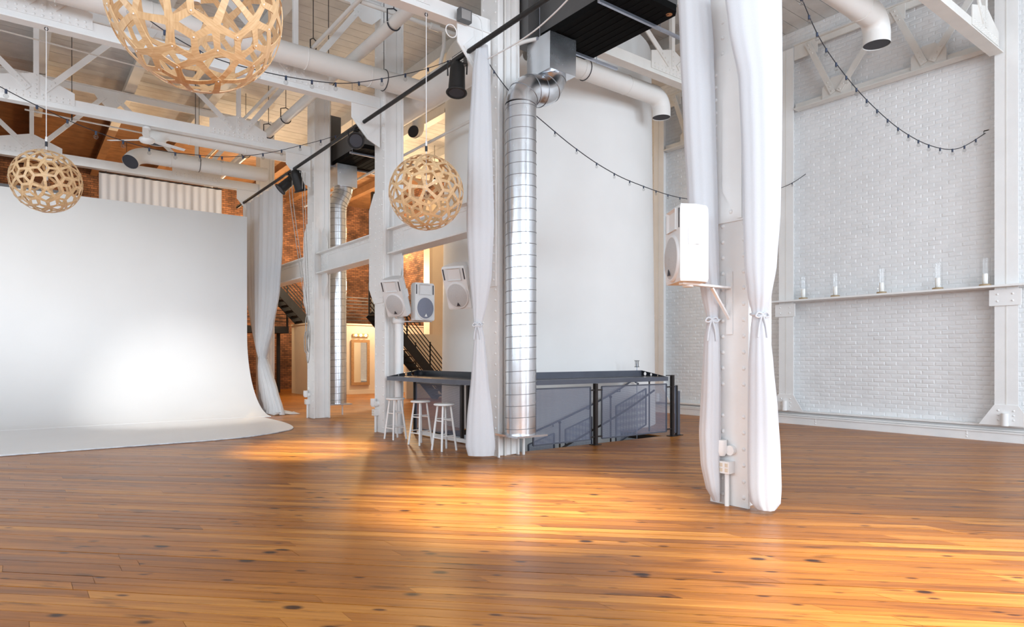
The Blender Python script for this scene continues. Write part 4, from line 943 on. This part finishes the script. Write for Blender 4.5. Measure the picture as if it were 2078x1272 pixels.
flat_curtain('short pleated white curtain hanging behind the top of the cove', (1.74, 20.15, 0), (4.76, 20.15, 0), 6.32, 4.6, 15, .045)

# ================================================================== LATTICE GLOBE PENDANTS
def ico_group():
    ph = (1+5**.5)/2; V = []
    for a in (1, -1):
        for b in (ph, -ph): V += [Vector((0, a, b)), Vector((a, b, 0)), Vector((b, 0, a))]
    gen = [Matrix.Rotation(2*PI/5, 3, V[0]), Matrix.Rotation(2*PI/5, 3, V[1])]; g = [Matrix.Identity(3)]; keys = set()
    def key(m): return tuple(round(m[i][j], 3)+0.0 for i in range(3) for j in range(3))
    keys.add(key(g[0])); i = 0
    while i < len(g):
        for h in gen:
            m = g[i] @ h
            if key(m) not in keys: keys.add(key(m)); g.append(m)
        i += 1
    return g, [v.normalized() for v in V]
GRP, AXES = ico_group()
SEED = Vector((-0.8099805967543271, 0.5795909292239095, 0.08947506715766806)).normalized()
orb = [m @ SEED for m in GRP]; nb = [p for p in orb if .85 < p.dot(SEED) < .95]
joints = []
for i in range(len(nb)):
    for j in range(i+1, len(nb)):
        if nb[i].dot(nb[j]) > .85: joints.append((SEED+nb[i]+nb[j]).normalized())
joints.append(max(AXES, key=lambda a: a.dot(SEED)).copy())
# closest 5-fold axis gives the pentagon joint
tu = SEED.cross(Vector((0, 0, 1))).normalized(); tv = SEED.cross(tu)
legs = sorted([(math.atan2(j.dot(tv), j.dot(tu)), math.acos(j.dot(SEED))) for j in joints])
def star_mesh():
    wd = .037; th = .012; ol = []
    n = len(legs)
    for i, (a, L_) in enumerate(legs):
        a2 = legs[(i+1) % n][0]+(2*PI if i == n-1 else 0); dl = a2-a; u = (math.cos(a), math.sin(a)); q = (-u[1], u[0])
        row = []
        for f, ww in ((.42, wd*1.05), (.72, wd), (1.0, wd)): row.append((f*L_, ww))
        right = [(u[0]*x-q[0]*w_, u[1]*x-q[1]*w_) for x, w_ in row]; left = [(u[0]*x+q[0]*w_, u[1]*x+q[1]*w_) for x, w_ in row]
        tip = [(u[0]*(L_+wd*math.cos(t))+q[0]*wd*math.sin(t), u[1]*(L_+wd*math.cos(t))+q[1]*wd*math.sin(t)) for t in (-PI/4, 0, PI/4)]
        rb = wd/math.sin(dl/2)*1.24; bis = (rb*math.cos(a+dl/2), rb*math.sin(a+dl/2))
        ol.append((right, tip, left, bis))
    pts = [(0, 0)]; faces = []; outline = []; prevb = ol[-1][3]; idx = {}
    def add(p): pts.append(p); return len(pts)-1
    bi = [add(o[3]) for o in ol]
    for i, (right, tip, left, bis) in enumerate(ol):
        pb = bi[i-1]; nbx = bi[i]; r = [add(p) for p in right]; l = [add(p) for p in left]; t = [add(p) for p in tip]
        faces += [(0, pb, r[0]), (0, r[0], l[0]), (0, l[0], nbx), (r[0], r[1], l[1], l[0]), (r[1], r[2], l[2], l[1]), (r[2], t[0], t[1], t[2], l[2])]
        outline += [pb]+r+t+l[::-1]
    def sph(p, R):
        rho = math.hypot(*p)
        if rho < 1e-6: return SEED*R
        d = tu*(p[0]/rho)+tv*(p[1]/rho); return (SEED*math.cos(rho)+d*math.sin(rho))*R
    mb = MB(); m = len(pts); mb.add([sph(p, 1.0) for p in pts]+[sph(p, 1.0-th) for p in pts], faces+[tuple(i+m for i in reversed(f)) for f in faces]+[(outline[k], outline[(k+1) % len(outline)], outline[(k+1) % len(outline)]+m, outline[k]+m) for k in range(len(outline))]); return mb
_o = build(star_mesh(), 'lattice_piece', 'ply', None, local=True); STAR = _o.data; bpy.data.objects.remove(_o)
def globe(c, R, ztop, label, spin):
    c = Vector(c); t = thing('lattice_pendant', label, 'pendant lamp', c[:], 'wooden lattice globe pendants'); rnd = random.Random(int(c.x*100))
    S = Matrix.Rotation(spin, 3, 'Z') @ Matrix.Rotation(.35*spin, 3, 'X')
    for m in GRP:
        o = bpy.data.objects.new('lattice_piece', STAR); COL.objects.link(o); o.parent = t; o.matrix_local = (S @ m).to_4x4() @ Matrix.Scale(R*(1+rnd.uniform(-.006, .006)), 4)
    rv = MB(); js = {}
    for m in GRP:
        for j in joints: p = m @ j; js[tuple(round(x, 2) for x in p)] = p
    for p in js.values(): q = S @ p; rv.rivet(c+q*R*1.004, q, R*.011)
    build(rv, 'rivets', 'white', t, kind='stuff')
    cd_ = MB().cyl(c+UP*.05, (c.x, c.y, ztop), .006, 8); build(cd_, 'cord', 'cord', t)
    build(MB().cyl(c+UP*.02, c+UP*.13, .024, 14), 'lamp_holder', 'white', t); build(MB().ball(c-UP*.03, .045, 16, 10), 'bulb', 'bulb', t)
    build(MB().cyl(c+UP*(R+.06), c+UP*(R+.13), .018, 12), 'cord_grip', 'wire', t); build(MB().cyl(c+UP*(R+.13), c+UP*(R+.20), .014, 12), 'cord_collar', 'white', t)
    hk = MB(); ring(hk, Vector((c.x, c.y, ztop-.03)), (0, 1, 0), .022, .006, 12); build(hk, 'hook', 'wire', t); return t
gc = PY(399, 13, 4.55); globe(gc, .52, ZC-.32, 'huge pale wooden lattice globe at the top left, cropped by the frame', .7)
gc = PY(94, 368, YC[2]-.05); globe(gc, .455, 6.35, 'wooden lattice globe pendant hanging in front of the cove', 1.9)
gc = PY(865, 391, 8.05); globe(gc, .525, 6.35, 'wooden lattice globe pendant left of the tied drape', 2.6)

# ================================================================== STRING LIGHTS
def string(label, ctrl, space, sz=1.0):
    pts = smooth_pts(ctrl, 14); t = thing('string_lights', label, 'string lights', pts[0][:], 'festoon bulb strings'); build(MB().tube(pts, .007, 6), 'cable', 'wire', t)
    L_ = 0; nxt = space*.5
    for a, b in zip(pts, pts[1:]):
        s = (b-a).length
        while nxt < L_+s:
            p = a.lerp(b, (nxt-L_)/s); k = build(MB().cyl(p-UP*.055*sz, p+UP*.008, .018*sz, 8), 'socket', 'bluegrey', t); build(MB().ball(p-UP*.092*sz, .036*sz, 10, 8), 'bulb', 'bulb', k); nxt += space
        L_ += s
def near(rows): return [PT(u, v, t) for u, v, t in rows]
string('bulb string drooping across the white brick wall at right', near([(1618, -25, 8.6), (1662, 75, 9.2), (1713, 150, 9.7), (1769, 213, 10.2), (1830, 265, 10.7), (1890, 296, 11.2), (1945, 301, 11.5), (2003, 268, 11.76)]), .33, .85)
string('bulb string sagging from the duct column past the round tower', near([(985, 118, 9.62), (1012, 158, 9.74), (1036, 188, 9.87), (1062, 213, 9.98), (1100, 245, 10.02), (1160, 295, 10.05), (1225, 340, 10.4), (1290, 372, 11.0), (1385, 402, 12.2), (1480, 407, 13.2), (1588, 380, 14.2), (1637, 352, 14.42)]), .43, .62)
string('bulb string looping below the roof truss with the fan', near([(-20, 165, 9.6), (58, 206, 10.2), (150, 249, 10.9), (235, 281, 11.6), (318, 304, 12.3), (395, 314, 12.9), (470, 318, 13.6), (545, 310, 14.3), (610, 295, 14.9), (660, 282, 14.9), (735, 258, 14.0)]), .50)
string('bulb string passing behind the big pendant and the white duct', near([(225, -20, 8.0), (330, 60, 8.5), (430, 115, 9.0), (520, 142, 9.6), (615, 161, 10.2), (700, 169, 10.8), (785, 158, 11.3), (860, 141, 11.6), (915, 122, 11.9)]), .46)

# ================================================================== CEILING FAN
hub = PY(298, 284, YC[3]); fn = thing('ceiling_fan', 'white three-blade ceiling fan under the roof truss', 'fan', (hub.x, hub.y, hub.z))
build(MB().lathe([(.05, .28), (.075, .27), (.08, .22), (.05, .20)], 20, hub), 'canopy', 'white', fn); build(MB().cyl(hub+UP*.05, hub+UP*.24, .022, 12), 'down_rod', 'white', fn)
build(MB().lathe([(.03, -.07), (.12, -.055), (.155, -.01), (.14, .03), (.06, .07), (.03, .12)], 28, hub), 'motor', 'white', fn)
for k in range(3):
    a = R_(20+120*k); d = Vector((math.cos(a), math.sin(a), 0)); s = Vector((-d.y, d.x, 0)); z = hub+UP*.0
    P = [z+d*.13-s*.035, z+d*.30-s*.075+UP*.012, z+d*.82-s*.05+UP*.008, z+d*.84+s*.045-UP*.008, z+d*.30+s*.065-UP*.012, z+d*.13+s*.035]
    build(MB().prism(P, (0, 0, .008)), 'blade', 'white', fn)

# ================================================================== SHELF AND CANDLES
sh = build(MB().box(WR-.44, 3.45, 2.70, WR-.012, 8.15, 2.735), 'wall_shelf', 'steel', None, 'long narrow white shelf across the brick wall', 'shelf')
CD = ['candle in a tall glass hurricane, farthest along the shelf', 'candle in a glass hurricane, second from the far end of the shelf', 'candle in a glass hurricane at the middle of the shelf', 'candle in a glass hurricane, second from the near end of the shelf', 'candle in a tall glass hurricane, nearest along the shelf']
for i, u in enumerate((1630, 1695, 1789, 1903, 1999)):
    y = PX(u, 600, WR-.26).y; x, z = WR-.26, 2.736; t = thing('hurricane_candle', CD[i], 'candle', (x, y, z), 'candles on the wall shelf')
    h = .50
    build(MB().lathe([(.085, 0), (.09, .005), (.09, .035), (.08, .04)], 24, (x, y, z)), 'base', 'candlebase', t)
    build(MB().lathe([(.035, .04), (.042, .042), (.042, .22), (.036, .226), (.005, .222)], 20, (x, y, z)), 'candle', 'candle', t)
    build(MB().cyl((x, y, z+.22), (x, y, z+.24), .002, 6), 'wick', 'wire', t)
    build(MB().lathe([(.078, .036), (.078, h)], 28, (x, y, z), cap=False), 'glass_cylinder', 'glass', t)

# ================================================================== COLUMN OUTLETS, ROPES
def outlet(yc, label):
    x, y = CX0, yc-.03; t = thing('outlet_post', label, 'power outlet', (x-.05, y, 0), 'outlets on columns')
    build(MB().cyl((x-.045, y, 0), (x-.045, y, .36), .024, 12), 'conduit', 'white', t); build(MB().box(x-.10, y-.06, .33, x-.001, y+.06, .45), 'outlet_box', 'white', t)
    for dy in (-.03, .03):
        for z in (.365, .415): build(MB().box(x-.104, y+dy-.016, z-.018, x-.10, y+dy+.016, z+.018), 'socket', 'beige', t)
    build(MB().tube([(x-.07, y+.05, .66), (x-.07, y+.05, .54), (x-.07, y+.05, .50)], [.055, .058, .035], 16), 'cup_cover', 'white', t); build(MB().cyl((x-.001, y-.03, .56), (x-.05, y-.03, .56), .05, 16), 'flange_ring', 'white', t)
outlet(YC[0]+.02, 'white power outlet on conduit at the foot of the front column'); outlet(YC[2]+.12, 'white power outlet at the foot of the speaker column'); outlet(YC[3]+.12, 'white power outlet at the foot of the roped column')
rp = thing('hanging_ropes', 'grey ropes looped down the side of the far column', 'rope', (5.55, 15.7, 1.5))
for k, (u0, u1) in enumerate(((588, 622), (594, 626), (614, 624), (619, 628))):
    build(MB().tube(smooth_pts([PX(u0, 350, 5.30), PX(u0, 400, 5.32 if k < 2 else 5.42), PX((u0+u1)/2, 520, 5.45), PX(u1, 640, 5.58)], 6), .008, 6), 'rope', 'ropeg', rp)
for k, (u, v, h) in enumerate(((623, 640, .30), (628, 650, .38), (624, 672, .26), (630, 668, .40))):
    c = PX(u, v, 5.60); mb = MB(); mb.tube([c+Vector((0, .10*math.cos(2*PI*i/20), -h+h*math.sin(2*PI*i/20)))+Vector((-.02*k, 0, 0)) for i in range(20)], .011, 6, closed=True); build(mb, 'rope_coil', 'ropeg', rp)

# ================================================================== REAR OF THE ROOM
pr = thing('partition_room', 'low cream partition room with mirror at the back', 'partition', (11.5, 25.6, 0))
px0, px1, py0, py1, ph_ = 9.0, 13.85, 24.4, 26.7, 2.74
build(MB().box(px0, py0, 0, px1, py0+.12, ph_), 'front_panel', 'beige', pr); build(MB().box(px0, py0+.12, 0, px0+.12, py1, ph_), 'side_panel', 'beige', pr); build(MB().box(px0+.12, py1-.12, 0, px1, py1, ph_), 'rear_panel', 'beige', pr)
build(MB().box(px0-.03, py0-.03, ph_, px1, py1, ph_+.06), 'cap', 'beige', pr); build(MB().box(px0-.02, py0-.02, 0, px1, py0, .16), 'skirting', 'beige', pr)
mr = thing('wall_mirror', 'tall mirror in a gilt wood frame on the cream partition', 'mirror', (10.95, py0-.04, .35)); a, b, c_, d_ = 10.56, 11.34, .36, 2.16; fw = .11; y = py0-.025
build(MB().box(a+fw, y-.02, c_+fw, b-fw, y-.01, d_-fw), 'glass', 'mirror', mr)
for q in ((a, c_, b, c_+fw), (a, d_-fw, b, d_), (a, c_+fw, a+fw, d_-fw), (b-fw, c_+fw, b, d_-fw)): build(MB().box(q[0], y-.05, q[1], q[2], y, q[3]), 'frame_rail', 'goldwood', mr)
vl = thing('vanity_light', 'small three-bulb bar light above the gilt mirror', 'wall lamp', (10.95, py0-.06, 2.32)); build(MB().box(10.62, py0-.06, 2.28, 11.28, py0-.022, 2.40), 'back_bar', 'goldwood', vl)
for x in (10.74, 10.95, 11.16): build(MB().ball((x, py0-.10, 2.34), .05, 14, 10), 'bulb', 'bulbon', vl)
# mezzanine railing over the partition
mz = thing('mezzanine_railing', 'black bar railing of the mezzanine above the cream partition', 'railing', (11.4, 24.5, 2.8), 'black railings at the back')
for x in (9.1, 10.3, 11.5, 12.7, 13.7): build(MB().box(x-.03, 24.45, 2.81, x+.03, 24.51, 3.86), 'post', 'black', mz)
for k in range(8): build(MB().box(9.1, 24.47, 2.92+k*.13, 13.75, 24.49, 2.945+k*.13), 'rail', 'black', mz)
def stairs(label, A, B, wdir, width, n, m='black', group='black steel stairs'):
    A = Vector(A); B = Vector(B); wv = Vector(wdir).normalized()*width; t = thing('steel_stair', label, 'stairs', (B.x, B.y, min(A.z, B.z)), group)
    for s in (0, 1): build(MB().bar(A+wv*s, B+wv*s, .05, .30), 'stringer', m, t)
    for k in range(n):
        p = A.lerp(B, (k+.5)/n); q = p+wv; build(MB().bar(p+UP*.05, q+UP*.05, .27, .04), 'tread', m, t)
    for s in (0, 1):
        for k in range(5): build(MB().bar(A+wv*s+UP*(.32+k*.16), B+wv*s+UP*(.32+k*.16), .025, .025), 'rail', m, t)
        for k in range(4):
            p = A.lerp(B, k/3)+wv*s; build(MB().bar(p, p+UP*1.02, .04, .04), 'baluster', m, t)
    return t
stairs('black steel stair rising beside the round tower', (9.3, 19.0, 2.9), (11.9, 19.0, .0), (0, 1, 0), 1.0, 15)
stairs('black steel stair climbing the brick wall behind the far curtain', (6.6, 25.4, 5.6), (9.3, 25.4, 2.75), (0, 1, 0), 1.0, 14)
ld = thing('steel_landing', 'black steel landing with bar railing behind the far curtain', 'landing', (7.0, 27, 2.4), 'black steel stairs')
build(MB().box(5.6, 26.75, 2.45, 8.9, 28.0, 2.72), 'deck', 'black', ld)
for k in range(6): build(MB().box(5.6, 26.77, 2.9+k*.15, 8.9, 26.80, 2.925+k*.15), 'rail', 'black', ld)
for x in (5.7, 6.8, 7.9, 8.85): build(MB().box(x-.035, 26.76, 2.72, x+.035, 26.83, 3.85), 'post', 'black', ld)
for x in (5.9, 8.7): build(MB().box(x-.06, 27.4, 0, x+.06, 27.52, 2.45), 'leg', 'black', ld)
pi = thing('cream_pier', 'tall cream pier beside the round tower at the back', 'pillar', (13.3, 22.2, 0)); build(MB().box(12.85, 22.0, 0, WR-.01, 22.5, 7.6), 'shaft', 'beige', pi); build(MB().box(12.72, 21.95, 0, 12.85, 22.4, 7.6), 'edge_strip', 'beige2', pi)
bw = thing('cream_screen_wall', 'cream wall below the black stair beside the tower', 'partition', (11.6, 20.6, 0)); build(MB().box(11.0, 20.6, 0, 12.6, 20.72, 2.3), 'panel', 'beige', bw)
gw = thing('grey_partition', 'grey partition wall behind the left end of the cove', 'partition', (-3.5, 22, 0)); build(MB().box(-8.9, 22.0, 0, 1.2, 22.15, 6.1), 'panel', 'greywall', gw)
bd = thing('downpipe', 'black vertical downpipe on the brick wall between column and pier', 'pipe', (11.9, 27, 0)); build(MB().box(11.72, 24.9, 2.8, 11.92, 25.05, 8.3), 'shaft', 'black', bd)
for i, (x, y, z) in enumerate(((7.5, 26.5, 6.85), (13.0, 26.0, 6.95), (3.0, 25.5, 6.85), (11.5, 19.5, 7.35), (11.6, 22.9, 4.35), (7.2, 23.4, 5.35))):  # last two are fixtures for the lamps added to brighten the partition
    t = thing('warm_ceiling_lamp', ['warm lamp glowing over the far landing', 'warm lamp high over the mezzanine', 'warm lamp above the back curtain', 'warm lamp above the stair by the tower', 'added warm lamp brightening the front of the cream partition', 'added warm lamp behind the far curtain, brightening the partition side'][i], 'lamp', (x, y, z), 'warm lamps at the back')
    build(MB().lathe([(.03, .30), (.05, .22), (.22, .16), (.24, .14)], 20, (x, y, z), cap=False), 'shade', 'black', t); build(MB().ball((x, y, z+.18), .07, 12, 8), 'bulb', 'bulbon', t); build(MB().cyl((x, y, z+.3), (x, y, ZC-.02), .008, 6), 'cord', 'wire', t)

# ================================================================== CABLES AND TIE RODS
pipe('slim white tie rod crossing above the pendant by the cove', [PY(-30, 53, 13.7), PY(330, 148, 13.7)], .014, name='tie_rod', group='ceiling tie rods', n=8)
pipe('slim white cable track below the rear roof trusses', [PY(50, 222, 17.4), PY(470, 306, 17.4)], .018, hooks=(.2, .8), name='tie_rod', group='ceiling tie rods', n=8)
cb = thing('white_cable', 'loose white cable running along the black lighting pipe', 'cable', PT(985, 118, 9.3)[:]); build(MB().tube(smooth_pts([PT(988, 120, 9.42), PT(1040, 92, 8.9), PT(1085, 62, 8.4), PT(1130, 22, 7.9), PT(1165, -15, 7.5)], 6), .010, 6), 'cable_run', 'cord', cb)
e = PT(2003, 268, 11.76); hk = thing('string_anchor', 'small black anchor block holding the bulb string to the wall', 'hook', e[:]); build(MB().box(e.x-.02, e.y-.04, e.z-.03, WR+.0, e.y+.04, e.z+.04), 'block', 'wire', hk)
e = PT(1637, 352, 14.42); hk = thing('string_anchor', 'small black anchor where the tower bulb string meets the brick wall', 'hook', e[:]); build(MB().box(e.x-.02, e.y-.03, e.z-.03, max(WR, e.x+.02), e.y+.03, e.z+.03), 'block', 'wire', hk)
